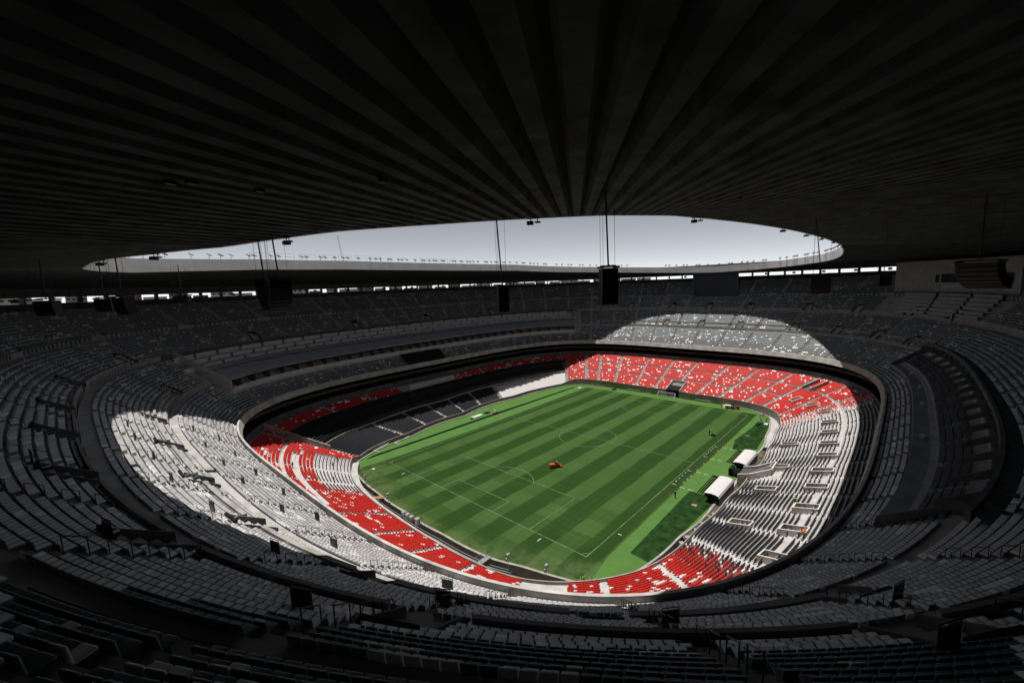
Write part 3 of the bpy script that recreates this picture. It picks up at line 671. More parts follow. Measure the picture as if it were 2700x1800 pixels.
tun = empty('player_tunnel', (-4.7, -47, 0), label='concrete players tunnel cut through the seats between the dugouts', category='tunnel')
TP = [(2.5, .2), (2.7, -2.5), (4.8, -6.2), (-.4, -6.3), (-2.5, -2.3), (-2.6, .1)]
def twall(a, b, z0a, z0b, z1a, z1b, th=.3):
    a = Vector((*a, 0)); b = Vector((*b, 0)); d = (b-a).normalized(); nn = Vector((-d.y, d.x, 0))*th
    q = [a, b, b+nn, a+nn]; zb = [z0a, z0b, z0b, z0a]; zt = [z1a, z1b, z1b, z1a]
    return MB().hexa([(p.x, p.y, z) for p, z in zip(q, zb)], [(p.x, p.y, z) for p, z in zip(q, zt)])
for k, (z0, z1) in enumerate(((3.3, 4.0), (4.0, 5.5), (5.5, 5.5), (5.5, 4.0), (4.0, 3.3))):
    twall(TP[k], TP[k+1], -.5, -.5, z0, z1).obj('tunnel_wall', CONCP, tun)
MB().poly([(x*.97, y*.97, (2.9, 3.5, 5.0, 5.0, 3.5, 2.9)[k_]) for k_, (x, y) in enumerate(TP)]).obj('tunnel_roof', mat('grey_steel_sheet', (.12, .125, .13), .35, .6, metal=.3), tun)
MB().tube((-2.2, -2.2, 3.8), (3.6, -5.9, 5.2), .07).tube((-1.0, -3.3, 4.0), (2.4, -5.8, 5.1), .06).obj('brace', GALV, tun)
net = empty('tunnel_net', (-1.0, -44.3, 0), label='black net cover standing at the tunnel mouth by the turf', category='net')
mb = MB(); N_ = 10
for k in range(N_):
    a0, a1 = PI*k/N_, PI*(k+1)/N_
    f = lambda a, y: (1.9*math.cos(a), y, 2.5*math.sin(a))
    mb.quad(f(a0, -2.4), f(a1, -2.4), f(a1, 0), f(a0, 0))
mb.obj('net_canopy', NET, net); net.scale = (.66, .66, .75)
mb = MB()
for x in (-2.1, 2.1):
    for y in (.1, 1.2): mb.tube((x, y, 0), (x, y, 2.6), .05)
mb.tube((-2.1, .1, 2.6), (2.1, .1, 2.6), .05).tube((-2.1, 1.2, 2.6), (2.1, 1.2, 2.6), .05).tube((-2.1, .1, 2.6), (-2.1, 1.2, 2.6), .05).tube((2.1, .1, 2.6), (2.1, 1.2, 2.6), .05)
mb.obj('frame', STEEL, net); MB().box(-2.08, 2.08, .14, 1.16, 0.0, 2.5).obj('side_net', NET, net)
def dugout(x0, x1, lab):
    o = empty('dugout', ((x0+x1)/2, -44.4, 0), label=lab, category='dugout'); L = (x1-x0)/2; mb = MB(); n = 8
    prof = [(1.25, 2.02), (1.2, 2.3), (.6, 2.48), (-.4, 2.58), (-1.4, 2.5), (-2.05, 2.3), (-2.3, 1.75)]
    for k in range(len(prof)-1):
        (ya, za), (yb, zb) = prof[k], prof[k+1]
        mb.hexa([(-L, ya, za-.06), (L, ya, za-.06), (L, yb, zb-.06), (-L, yb, zb-.06)], [(-L, ya, za), (L, ya, za), (L, yb, zb), (-L, yb, zb)])
    mb.obj('canopy', WHITEC, o)
    o.scale = (.95, .92, .92)
    for sx in (-1, 1): MB().poly([(sx*(L-.05), y, z-.07) for y, z in prof]+[(sx*(L-.05), -2.25, .3), (sx*(L-.05), -.6, .3)]).obj('end_panel', GLASSD, o)
    MB().box(-L+.1, L-.1, -2.35, -2.28, 0, 1.3).obj('back_panel', CONCD, o); MB().box(-L+.3, L-.3, -1.6, -1.0, 0, .48).obj('bench', BLACK, o)
    for k in range(13):
        x = -L+.3+k*(2*L-.6)/12; MB().tube((x, -2.34, 0), (x, -2.34, 1.35), .05).obj('back_post', GALV, o)
    return o
dugout(1.5, 12.8, 'white curved dugout farther along the right touchline'); dugout(-19.5, -8.2, 'white curved dugout nearer the camera beside dark sod')
for xa, xb, lab in ((5.6, 15.7, 'dark green bench steps before the farther dugout'), (-15.8, -5.2, 'dark green bench steps before the nearer dugout')):
    o = empty('bench_steps', ((xa+xb)/2, -41.5, 0), label=lab, category='bench'); L = (xb-xa)/2
    for k in range(4): MB().box(-L, L, .82-k*.5-.09, .82-k*.5+.09, 0, .12+.06*k).obj('bench_rail', RUBBER, o)
    MB().box(L, L+.2, -1.2, .9, 0, .3).obj('end_bar', RUBBER, o)
cone_o = MB(); cone_o.tube((0, 0, .02), (0, 0, .42), .17, 8, r2=.03); cone_o.box(-.2, .2, -.2, .2, 0, .03)
cone_me = cone_o.mesh('cone', ORANGE); cone_mw = cone_o.mesh('cone_white', LINEB)
for k, x in enumerate((23.7, 21.4, 19.3, 16.7, 14.6, 12.3, 10.3, 7.5, 3.2, .9, -1.6, -3.9, -6.1, -8.5, -10.8, -13.1, -21.0)):
    wht = k in (5, 9, 11, 13, 14, 15)
    link('traffic_cone', cone_mw if wht else cone_me, None, (x, -36.45, .02), label='small %s marker cone, %s from the far end of the touchline row' % ('white' if wht else 'orange', ORD[k]), category='cone', group=('white' if wht else 'orange')+' cones along the touchline')

# ------------------------------------------------------------------ openings and walls of the upper tier
vs = MB().hexa([(-1.55, 0, -.3), (-1.37, 0, -.3), (-1.37, 3.4, 1.5), (-1.55, 3.4, 1.5)], [(-1.55, 0, .85), (-1.37, 0, .85), (-1.37, 3.4, 2.95), (-1.55, 3.4, 2.95)]).mesh('side_wall', CONCD)
vs2 = MB().hexa([(1.37, 0, -.3), (1.55, 0, -.3), (1.55, 3.4, 1.5), (1.37, 3.4, 1.5)], [(1.37, 0, .85), (1.55, 0, .85), (1.55, 3.4, 2.95), (1.37, 3.4, 2.95)]).mesh('side_wall', CONCD)
vd = MB().hexa([(-1.32, .25, -.2), (1.32, .25, -.2), (1.32, 3.5, 1.2), (-1.32, 3.5, 1.2)], [(-1.32, .25, .12), (1.32, .25, .12), (1.32, 3.5, 1.62), (-1.32, 3.5, 1.62)]).mesh('passage', DARKIN)
vb = MB().box(-1.32, 1.32, 3.3, 3.55, 1.2, 3.2).mesh('doorway', DARKIN)
def vomitory(d, s, lab, grp):
    t = R(d); r = float(upp_r(t, s)); o = empty('stair_opening', P2(t, r, deck_z(s)-.1), rz_(t), label=lab, category='opening', group=grp)
    for nm, me in (('side_wall', vs), ('side_wall', vs2), ('passage', vd), ('doorway', vb)): link(nm, me, o)
for k, d in enumerate(sorted(V1, key=lambda q: (q-40) % 360)):
    if in_sector(d, -126, -52): continue
    vomitory(d, .279, '%s stair opening along the lower upper-tier walkway, anticlockwise from the left suites' % ORD[k], 'openings on the lower walkway')
for k, d in enumerate(sorted(V2, key=lambda q: (q-40) % 360)):
    vomitory(d, .534, '%s stair opening along the middle upper-tier walkway, anticlockwise from the far left' % ORD[k], 'openings on the middle walkway')

# ------------------------------------------------------------------ left suites on the upper tier
su = empty('suite_block', (0, 0, 0), label='long row of suites under a grey canopy, left upper tier', category='suites')
mb = MB(); wall_ring(mb, lambda t: upp_r(t, .155), .3, deck_z(.155)-.6, deck_z(.155)+1.6, R(35.5), R(141.8)); mb.obj('front_wall', PALEW, su)
mb = MB(); A, B = strip(lambda t: upp_r(t, .165), deck_z(.16)+.5, lambda t: upp_r(t, .33), deck_z(.16)+.5, R(35.5), R(141.8)); add_strip(mb, A, B)
A, B = strip(lambda t: upp_r(t, .30), deck_z(.16)+.5, lambda t: upp_r(t, .30), deck_z(.37), R(35.5), R(141.8)); add_strip(mb, A, B); mb.obj('suite_interior', DARKIN, su)
z0c, z1c = deck_z(.155)+4.1, deck_z(.37)+.9
edges = np.linspace(35.2, 142.0, 19)
for a, b in zip(edges[:-1], edges[1:]):
    fwd = .150 if (a > 112 or a < 62) else .172
    mb = MB(); a_, b_ = R(a+.05), R(b-.05)
    for k in range(3):
        t0, t1 = a_+(b_-a_)*k/3, a_+(b_-a_)*(k+1)/3
        q = lambda t, s, z: P2(t, float(upp_r(t, s)), z)
        zf = z0c+(z1c-z0c)*(fwd-.15)/.22
        mb.hexa([q(t0, fwd, zf-.18), q(t1, fwd, zf-.18), q(t1, .37, z1c-.18), q(t0, .37, z1c-.18)], [q(t0, fwd, zf), q(t1, fwd, zf), q(t1, .37, z1c), q(t0, .37, z1c)])
    mb.obj('canopy_panel', CANOPY, su)
    if 62 <= a <= 112:
        mb = MB()
        for s in (.150, .156, .162, .168):
            for k in range(3):
                t0, t1 = a_+(b_-a_)*k/3, a_+(b_-a_)*(k+1)/3; mb.tube(P2(t0, float(upp_r(t0, s)), z0c+(s-.15)*18), P2(t1, float(upp_r(t1, s)), z0c+(s-.15)*18), .05, 4)
        mb.obj('pergola_slat', WHITEP, su)
pm = MB().box(-.09, .09, 0, 5.0, 0, 3.3).mesh('partition', mat('suite_partition', (.13, .135, .14), .7, .3))
for d in np.arange(37, 141, 3.1): t = R(d); link('partition', pm, su, P2(t, float(upp_r(t, .163)), deck_z(.16)+.5), rz_(t))
for d in (35.2, 142.1):
    t = R(d); r0, r1 = float(upp_r(t, .155)), float(upp_r(t, .52)); L_ = r1-r0
    MB().hexa([(-.15, 0, 20.5), (.15, 0, 20.5), (.15, L_, 30), (-.15, L_, 30)], [(-.15, 0, z0c-.3), (.15, 0, z0c-.3), (.15, L_, 35.2), (-.15, L_, 35.2)]).obj('end_wall', PALEW, su, loc=P2(t, r0, 0), rz=rz_(t))
tr = empty('terrace_boxes', (0, 0, 0), label='stepped rows of pale box fronts above the left canopy', category='boxes')
for row, s in enumerate((.385, .432, .479)):
    z = deck_z(s)
    mb = MB(); A, B = strip(lambda t: upp_r(t, s), z+.1, lambda t: upp_r(t, s+.047), z+.1, R(34.5), R(143)); add_strip(mb, A, B); mb.obj('box_floor', CONCD, tr)
    for d in np.arange(35.0+row*1.3, 141, 4.05):
        mb = MB(); wall_ring(mb, lambda t: upp_r(t, s), .18, z-.5, z+1.15, R(d), R(d+3.5)); mb.obj('box_front', PALEW, tr)
mb = MB(); wall_ring(mb, lambda t: upp_r(t, .525), .2, deck_z(.525)-1.4, deck_z(.525)+.7, R(34.5), R(143)); mb.obj('rear_wall', CONCD, tr)
mb = MB(); A, B = strip(lambda t: upp_r(t, .0), 17.95, lambda t: upp_r(t, .135), 17.95+30.8*.135+.45, R(86.3), R(101.2)); add_strip(mb, A, B)
mb.obj('black_seat_cover', mat('black_sheet', (.012, .014, .015), .8, .2, var=.3, scale=1), label='black sheeting over a block of front rows, left upper tier', category='cover')

# ------------------------------------------------------------------ right boxes near the camera
rb = empty('box_row', (0, 0, 0), label='shaded boxes below a curved beam, right upper tier', category='boxes')
PURP = mat('blue_grey_walkway', (.22, .225, .25), .6, .4, var=.2, scale=.4)
mb = MB(); A, B = strip(lambda t: upp_r(t, .098), deck_z(.125)+.5, lambda t: upp_r(t, .152), deck_z(.125)+.55, R(-124), R(-51.5)); add_strip(mb, A, B)
A, B = strip(lambda t: upp_r(t, .098), deck_z(.09), lambda t: upp_r(t, .098), deck_z(.125)+.5, R(-124), R(-51.5)); add_strip(mb, A, B); mb.obj('walkway_roof', PURP, rb)
mb = MB(); wall_ring(mb, lambda t: upp_r(t, .292), .45, deck_z(.29)+1.2, deck_z(.29)+2.3, R(-126), R(-53)); A, B = strip(lambda t: upp_r(t, .30), deck_z(.29)+2.2, lambda t: upp_r(t, .335), deck_z(.335)+.3, R(-126), R(-53)); add_strip(mb, A, B); mb.obj('front_beam', CONCD, rb)
fin = MB().hexa([(-.1, -3.4, -1.2), (.1, -3.4, -1.2), (.1, 0, .6), (-.1, 0, .6)], [(-.1, -3.4, -.5), (.1, -3.4, -.5), (.1, 0, 1.7), (-.1, 0, 1.7)]).mesh('fin_wall', CONCD)
for d in np.arange(-122, -54, 4.4): t = R(d); link('fin_wall', fin, rb, P2(t, float(upp_r(t, .291)), deck_z(.29)), rz_(t))
hb = MB().box(-.35, .35, -.3, .3, 0, .7).mesh('hatch', PALEW)
for d, s in ((-61, .13), (-72, .13), (-84, .128), (-101, .125)): t = R(d); link('hatch', hb, rb, P2(t, float(upp_r(t, s)), deck_z(.125)+.52), rz_(t))
MB()
for d in (-124, -51.5):
    t = R(d); r0, r1 = float(upp_r(t, .10)), float(upp_r(t, .33)); L_ = r1-r0
    MB().hexa([(-.15, 0, deck_z(.1)-.5), (.15, 0, deck_z(.1)-.5), (.15, L_, deck_z(.33)-.5), (-.15, L_, deck_z(.33)-.5)], [(-.15, 0, deck_z(.1)+1.6), (.15, 0, deck_z(.1)+1.6), (.15, L_, deck_z(.33)+1.2), (-.15, L_, deck_z(.33)+1.2)]).obj('end_wall', CONCD, rb, loc=P2(t, r0, 0), rz=rz_(t))

# ------------------------------------------------------------------ screen, press box, desks
t = R(-1.0); r = float(upp_r(t, .735)); sc = empty('video_screen', P2(t, r, 39.9), rz_(t), label='large dark blue video screen at the back of the far end', category='screen')
MB().box(-10.6, 10.6, 0, .9, 0, 11.6).obj('screen_panel', SCREEN, sc); MB().box(-11.0, -10.6, -.15, 1.0, -.4, 12.0).box(10.6, 11.0, -.15, 1.0, -.4, 12.0).box(-11.0, 11.0, -.2, 1.0, -.8, -.001).box(-10.6, 10.6, -.15, 1.0, 11.6, 12.0).obj('screen_frame', CONCD, sc)
for x in (-8, -3, 3, 8): MB().box(x-.3, x+.3, .95, 1.6, -3, 11).obj('support_post', STEEL, sc)
pb = empty('press_box', (0, 0, 0), label='pale press box with dark windows high at the right', category='press box')
zz0, zz1 = deck_z(.775)-1.0, 52.6
mb = MB(); wall_ring(mb, lambda t: upp_r(t, .785), 6.0, zz0, zz1, R(-53.8), R(-33.8)); mb.obj('box_wall', mat('press_box_wall', (.34, .35, .37), .8, .3, var=.12, scale=.6), pb)
for a, b, z0, z1 in ((-40.6, -40.0, 4.6, 7.4), (-46.3, -40.9, 4.6, 7.6), (-52.6, -47.6, 4.6, 7.6)):
    mb = MB(); wall_ring(mb, lambda t: upp_r(t, .785)-.06, .05, zz0+z0, zz0+z1, R(a), R(b)); w_ = mb.obj('window', GLASSD, pb)
    mb = MB(); wall_ring(mb, lambda t: upp_r(t, .785)-.14, .12, zz0+z0-.18, zz0+z0-.002, R(a), R(b)); mb.obj('sill', WHITEP, w_)
for a, b in ((-46, -41), (-52.5, -47.8)):
    mb = MB(); wall_ring(mb, lambda t: upp_r(t, .785)-.05, .04, zz0+3.1, zz0+3.9, R(a), R(b)); mb.obj('sign_panel', CANOPY, pb)
mb = MB(); wall_ring(mb, lambda t: upp_r(t, .785)-.03, .05, zz0, zz1, R(-47.1), R(-47.0)); mb.obj('joint', CONCD, pb)
pd = empty('press_desks', (0, 0, 0), label='stepped white press desks in front of the press box', category='desks')
for row in range(6):
    s = .555+row*.037; z = deck_z(s)
    for k in range(3):
        d0 = -37.8-row*.0-k*5.6+row*.35
        mb = MB(); wall_ring(mb, lambda t: upp_r(t, s), .12, z-.2, z+1.15, R(d0-5.0), R(d0)); A, B = strip(lambda t: upp_r(t, s), z+1.152, lambda t: upp_r(t, s+.018), z+1.152, R(d0-5.0), R(d0)); add_strip(mb, A, B); mb.obj('desk_front', mat('press_desk_white', (.42, .43, .45), .7, .3), pd)
t = R(-32.6); o = empty('red_banner', P2(t, float(rRim(t))+7.4, 49.2), rz_(t), label='red banner filling the slot beside the press box', category='banner')
MB().box(-2.6, 2.6, 0, .08, 0, 2.4).obj('cloth', REDBAN, o); MB().tube((-2.6, .04, -.1), (-2.6, .04, 2.6), .05).tube((2.6, .04, -.1), (2.6, .04, 2.6), .05).obj('pole', STEEL, o)

# ------------------------------------------------------------------ hanging loudspeakers
def ray_pt(px, py, depth):
    x = (px-1350)/FPX; y = -(py-900)/FPX; return CAM+depth*(CF+x*CR+y*CU)
def line_array(px, py, depth, wd, n, hgt, lab, curve=0.0, yaw=None, cable_dx=0.0):
    p = ray_pt(px, py, depth); tt_ = math.atan2(p[1]-CY, p[0]-CX); zr = float(zRoof(tt_, math.hypot(p[0]-CX, p[1]-CY)))
    o = empty('line_array', tuple(p), yaw if yaw is not None else math.atan2(p[1], p[0])+PI/2, label=lab, category='loudspeaker')
    h = hgt/n; ang = 0; y = 0; z = 0
    for k in range(n):
        a = ang+curve*k; ca, sa = math.cos(a), math.sin(a); d = .42
        def T(yy, zz): return (y+yy*ca-zz*sa, z+yy*sa+zz*ca)
        pts = [T(-d, 0), T(d, -.01), T(d, -h-.01), T(-d, -h-.005)]
        MB().hexa([(-wd/2, *pts[3]), (wd/2, *pts[3]), (wd/2, *pts[2]), (-wd/2, *pts[2])], [(-wd/2, *pts[0]), (wd/2, *pts[0]), (wd/2, *pts[1]), (-wd/2, *pts[1])]).obj('speaker_cabinet', BLACK, o)
        y, z = T(0, -h)
    MB().box(-wd/2-.08, -wd/2+.06, -.5, .5, .02, .16).box(wd/2-.06, wd/2+.08, -.5, .5, .02, .16).box(-wd/2, wd/2, -.06, .06, .10, .22).obj('rigging_frame', STEEL, o)
    top = zr-p[2]+.3
    MB().tube((0, 0, .15), (cable_dx, 0, top), .055, 6).obj('power_cable', STEEL, o)
    for sx, sy in ((-1, -.3), (-1, .3), (1, 0)): MB().tube((sx*wd*.42, sy, .15), (sx*wd*.42, sy, top), .013, 4).obj('suspension_wire', STEEL, o)
    return o
fy = math.atan2(_r[1], _r[0])
line_array(1604, 708, 28, 1.05, 8, 2.3, 'tall black line array hanging nearest the middle of the opening', .015, fy+.1, -.15)
line_array(1325, 758, 35, .85, 7, 1.95, 'narrow black line array hanging left of the middle one', .02, fy+.25, -.3)
line_array(698, 742, 34, 1.2, 8, 2.2, 'smaller of two black line arrays hung together at left', .05, fy-.5, -.35)
line_array(736, 738, 33, 1.5, 9, 2.5, 'curved larger array of the hung pair at left', .09, fy+.7, -.2)
line_array(322, 784, 40, 1.6, 6, 1.5, 'black array hanging below the left tip of the opening', .08, fy-.3, -.1)
line_array(275, 788, 46, 1.4, 5, 1.3, 'small black array just left of another below the opening tip', .05, fy+.3, 0)
line_array(122, 792, 40, 1.8, 5, 1.3, 'black array hanging farthest left in front of the slot', .08, fy, 0)
line_array(480, 780, 60, 2.0, 3, .9, 'flat black array silhouetted against the slot at left', .02, fy, 0)
line_array(2165, 727, 48, 1.8, 6, 1.9, 'black array hanging under the right end of the opening', .09, fy-.7, -.8)
line_array(2330, 727, 60, 1.7, 4, 1.3, 'dim black array beside the red banner', .05, fy, 0)
line_array(2583, 692, 33, 2.6, 8, 2.4, 'big curved array hanging before the press box', .20, fy-1.35, 0)
sf = MB().box(-.5, .5, -.3, .3, -.45, -.05).box(-.8, -.5, -.06, .06, -.2, -.1).tube((0, 0, -.05), (0, 0, .5), .05, 5).mesh('soffit_fixture', BLACK)
for k, (px, py) in enumerate(((505, 474), (448, 474), (684, 496), (1010, 470), (1950, 520), (2300, 560))):
    q = ray_pt(px, py, 1)-CAM; ts_ = np.linspace(8, 90, 800); X_ = CAM+ts_[:, None]*q; th_ = np.arctan2(X_[:, 1]-CY, X_[:, 0]-CX); g_ = X_[:, 2]-zRoof(th_, np.hypot(X_[:, 0]-CX, X_[:, 1]-CY)); kk_ = int(np.argmin(np.abs(g_)))
    fx_ = link('soffit_fixture', sf, None, tuple(X_[kk_]), float(th_[kk_]), label='small black fixture hung under the roof ribs, ' + ('second from left', 'leftmost', 'third from left', 'left of the middle array', 'right of the middle array', 'rightmost')[k], category='fixture'); fx_.scale = (.38, .38, .38)
# floodlights bolted under the near rim
fl = MB().box(-.55, -.08, -.2, .2, -.42, -.30).box(.08, .62, -.25, .25, -.55, -.25).tube((-.3, 0, -.3), (-.3, 0, 0), .04).tube((.3, 0, -.3), (.3, 0, 0), .04).box(-.6, .6, -.04, .04, -.06, .02)
fl_me = fl.mesh('rim_lamp', BLACK)
for k, d in enumerate((-147.7, -136.6, -158.0, -165.0, -171.2, -121, -110, -98, -84, -66)):
    t = R(d); r = float(rIn(t))+.4
    link('rim_lamp', fl_me, None, P2(t, r, float(zIn(t))), rz_(t)+.4*math.sin(k*5), label='black lamp pair under the near rim, %s' % ('above the middle line array','right of the middle array','above the left pair of arrays','left of the crane','at the left tip','first before the right tip','second before the right tip','third before the right tip','fourth before the right tip','nearest the right tip')[k], category='lamp', group='lamps under the near rim')
# floodlights and guard rails standing on the far rim
lampg = MB().tube((0, 0, 0), (0, 0, .9), .05, 5).hexa([(-.45, -.5, .75), (.45, -.5, .75), (.45, .45, 1.25), (-.45, .45, 1.25)], [(-.45, -.58, .9), (.45, -.58, .9), (.45, .37, 1.4), (-.45, .37, 1.4)]).mesh('rim_floodlight', mat('lamp_grey', (.10, .10, .10), .5, .5))
for k, d in enumerate(list(np.arange(20, 168, 1.75))+list(np.arange(-46, 12, 1.6))):
    if k % 9 == 4: continue
    t = R(d+.5*math.sin(k*3.7)); r = float(rIn(t))+.15
    link('rim_floodlight', lampg, None, P2(t, r, float(zIn(t))+2.8), rz_(t)+.3*math.sin(k*2.3), label='small floodlight tilted down on top of the far rim', category='floodlight', group='floodlights along the far rim')
for d in (118, 122, 126, 130, 134, 138, 142, 100, 96, 92, 88):
    t0, t1 = R(d-1.6), R(d+1.6); mb = MB()
    for t in (t0, t1): mb.tube(P2(t, float(rIn(t))+.2, float(zIn(t))+2.78), P2(t, float(rIn(t))+.2, float(zIn(t))+4.6), .04, 4)
    for h in (3.7, 4.6): mb.tube(P2(t0, float(rIn(t0))+.2, float(zIn(t0))+h), P2(t1, float(rIn(t1))+.2, float(zIn(t1))+h), .035, 4)
    mb.obj('guard_rail', GALV, label='thin guard rail on the left part of the far rim', category='rail', group='guard rails on the far rim')
sp = MB().box(-.55, .55, -.4, .4, -.9, 0).box(-.75, .75, -.1, .1, -.6, -.4).tube((0, 0, 0), (0, 0, 1.6), .06, 5).mesh('slot_speaker', BLACK)
for k, d in enumerate((146, 139, 133, 126, 119, 111, 104, 97, 88, 80, 71, 62, 52, 41, 30, 18, 8, -9, -14, -19, -24, -29)):
    t = R(d); link('slot_speaker', sp, None, P2(t, float(rRim(t))+5.5, 51.0), rz_(t), label='small black loudspeaker hanging in the slot under the roof edge', category='loudspeaker', group='loudspeakers along the slot')

# ------------------------------------------------------------------ barriers and rails
pan = MB().box(-.45, .45, -.04, .04, .25, 1.35).mesh('panel', mat('charcoal_panel', (.035, .04, .05), .5, .5))
panf = MB().tube((-.5, 0, 0), (-.5, 0, 1.5), .03).tube((.5, 0, 0), (.5, 0, 1.5), .03).tube((-.5, 0, 1.5), (.5, 0, 1.5), .03).mesh('panel_frame', STEEL)
PP = [(174.7,.41),(179.7,.41),(-175.3,.404),(-169.9,.396),(-164.5,.384),(-157.8,.40),(165,.194),(172.9,.198),(180,.2),(-174.2,.188),(-167.4,.17),(157.5,.097),(164.8,.096),(173.1,.1),(-179.6,.1),(-173.6,.09),(-166.8,.075),(-160,.19),(-152,.2),(-150,.40),(-143,.40),(-136,.41),(-158,.62),(-151,.62),(-168,.62),(-140,.63)]
for k, (d, s) in enumerate(PP):
    lv = 'front rows' if s < .15 else 'lower block' if s < .3 else 'middle block' if s < .5 else 'upper block'; ko = sorted([q for q in PP if abs(q[1]-s) < .06], key=lambda q: (q[0]-150) % 360).index((d, s))
    i = int(s*NU); t = R(d); o = empty('gate_panel', P2(t, float(upp_r(t, (i+.4)/NU)), ZUR[i]), rz_(t)+.12, label='%s charcoal gate panel from the left in the %s of the upper tier' % (ORD[ko], lv), category='panel', group='gate panels on the upper tier')
    link('panel', pan, o); link('panel_frame', panf, o)
def hoop_mesh():
    mb = MB().tube((0, -.4, 0), (0, -.4, 1.0), .028, 5).tube((0, .4, .3), (0, .4, 1.5), .028, 5).tube((0, -.4, 1.0), (0, .4, 1.5), .028, 5); return mb.mesh('stair_handrail', STEEL)
hm = hoop_mesh(); cnt = 0
for a in AISLE_U:
    for i in (1, 3, 5, 7, 9, 11, 18, 20, 22, 24, 30, 32, 34, 36, 42, 44):
        t = R(a); r = float(upp_r(t, (i+.5)/NU)); p = np.array(P2(t, r, ZUR[i])); d = p-CAM
        if not in_sector(a, 146, 250): continue
        if in_sector(a, 236, 310) and 4 < i < 17: continue
        if cnt >= 290 or d@CF < 12: continue
        cnt += 1
        link('stair_handrail', hm, None, tuple(p), rz_(t), label='dark sloping handrail hoop standing in an upper-tier stair aisle', category='handrail', group='stair handrails of the near upper tier')
post_me = MB().tube((0, 0, 0), (0, 0, 1.1), .03, 5).mesh('post', STEEL)
def railing(s, z, d0, d1, lab, grp, step=1.55, h=1.1, fn=upp_r):
    o = empty('railing', (0, 0, 0), label=lab, category='railing', group=grp); t0, t1 = R(d0), R(d1)
    n = max(2, int(abs(t1-t0)*float(fn(t0, s))/step)); ts_ = np.linspace(t0, t1, n+1); P = [P2(t, float(fn(t, s)), z) for t in ts_]
    for p in P: link('post', post_me, o, p)
    for hh, rr_ in ((h, .032), (h*.5, .018)):
        mb = MB()
        for a, b in zip(P[:-1], P[1:]): mb.tube((a[0], a[1], a[2]+hh), (b[0], b[1], b[2]+hh), rr_, 5)
        mb.obj('rail', STEEL, o)
for vl, s, i, nm in ((V1, 15/54, 14, 'lower'), (V2, 29/54, 28, 'middle'), (V3, 41/54, 40, 'top')):
    for a, b in segs([v_ for v_ in vl if in_sector(v_, 140, 255)], .028):
        m_ = math.degrees((a+b)/2)
        if (b-a) > R(18) or not in_sector(m_, 142, 252): continue
        railing(s-.004, ZUR[i], math.degrees(a), math.degrees(b), 'dark steel railing along the %s walkway of the near upper tier' % nm, 'railings of the %s walkway' % nm)
railing(.999, 2.6, -126, -98, 'thin galvanised rail in front of the navy seats', 'rails at the pitch edge', 2.4, 1.0, lambda t, s: rF(t)-.35)
railing(.999, 2.6, -88, -45, 'thin galvanised rail at the far right front row', 'rails at the pitch edge far', 2.4, 1.0, lambda t, s: rF(t)-.35)
# ------------------------------------------------------------------ moat equipment and footbridges
def bridge(p, q, wd, mats, lab, rails=True, z0=1.2, z1=.4):
    p = Vector((*p, z0)); q = Vector((*q, z1)); d = q-p; L_ = d.length; ang = math.atan2(d.y, d.x)
    o = empty('footbridge', tuple(p), ang, label=lab, category='footbridge'); dz = z1-z0; H_ = math.hypot(d.x, d.y); n = int(H_/.3)
    for k in range(n):
        a, b = k/n*H_+.01, (k+1)/n*H_-.01; za, zb = dz*a/H_, dz*b/H_
        MB().hexa([(a, -wd/2, za-.08), (b, -wd/2, zb-.08), (b, wd/2, zb-.08), (a, wd/2, za-.08)], [(a, -wd/2, za), (b, -wd/2, zb), (b, wd/2, zb), (a, wd/2, za)]).obj('plank', mats, o)
    if rails:
        for sy in (-1, 1):
            mb = MB(); y = sy*wd/2
            for f in (0, .5, 1): mb.tube((f*H_, y, dz*f), (f*H_, y, dz*f+1.0), .03, 5)
            mb.tube((0, y, 1.0), (H_, y, dz+1.0), .03, 5).tube((0, y, .5), (H_, y, dz+.5), .02, 5); mb.obj('handrail', GALV, o)
bridge((-69.9, 17.2), (-65.0, 15.2), 1.2, WOOD, 'timber plank footbridge over the moat behind the near goal', False, 1.5, .5)
bridge((-70.2, -21.4), (-64.2, -20.5), 1.1, GALV, 'metal footbridge over the moat below the near red seats')
bridge((-63.0, -40.6), (-58.4, -37.6), 1.5, GALV, 'metal gangway from the near corner seats to the turf', True, 1.8, .15)
for (x, y, lab) in ((-69.8, 18.8, 'timber ramp stair beside the plank footbridge'), (-71.2, -22.6, 'timber ramp lying across the near red rows')):
    o = empty('timber_ramp', (x, y, 2.2), math.atan2(y*.3, x), label=lab, category='ramp')
    for k in range(7): MB().box(k*.4, k*.4+.36, -.5, .5, .25+k*.13, .31+k*.13).obj('tread', WOOD, o)
    for sy in (-.55, .55): MB().hexa([(0, sy-.04, .1), (2.8, sy-.04, 1.0), (2.8, sy+.04, 1.0), (0, sy+.04, .1)], [(0, sy-.04, .35), (2.8, sy-.04, 1.25), (2.8, sy+.04, 1.25), (0, sy+.04, .35)]).obj('stringer', WOOD, o)
def cabinet(x, y, z, h, wd, lab):
    o = empty('equipment_cabinet', (x, y, z), .1, label=lab, category='cabinet', group='cabinets along the moat')
    MB().box(-wd/2, wd/2, -wd/2, wd/2, 0, h).obj('cabinet_body', WHITEP, o); MB().box(-wd/2-.04, wd/2+.04, -wd/2-.04, wd/2+.04, h, h+.08).obj('lid', GALV, o); MB().box(wd/2, wd/2+.02, -.02, .02, h*.4, h*.6).obj('handle', STEEL, o)
for x, y, h in ((-67.4, 2.7, 1.0), (-67.4, 1.3, 1.0), (-67.3, 0.0, .9), (-67.5, -2.5, 1.4)): cabinet(x, y, 1.2, h, .8, 'pale equipment cabinet standing on the moat walkway edge')
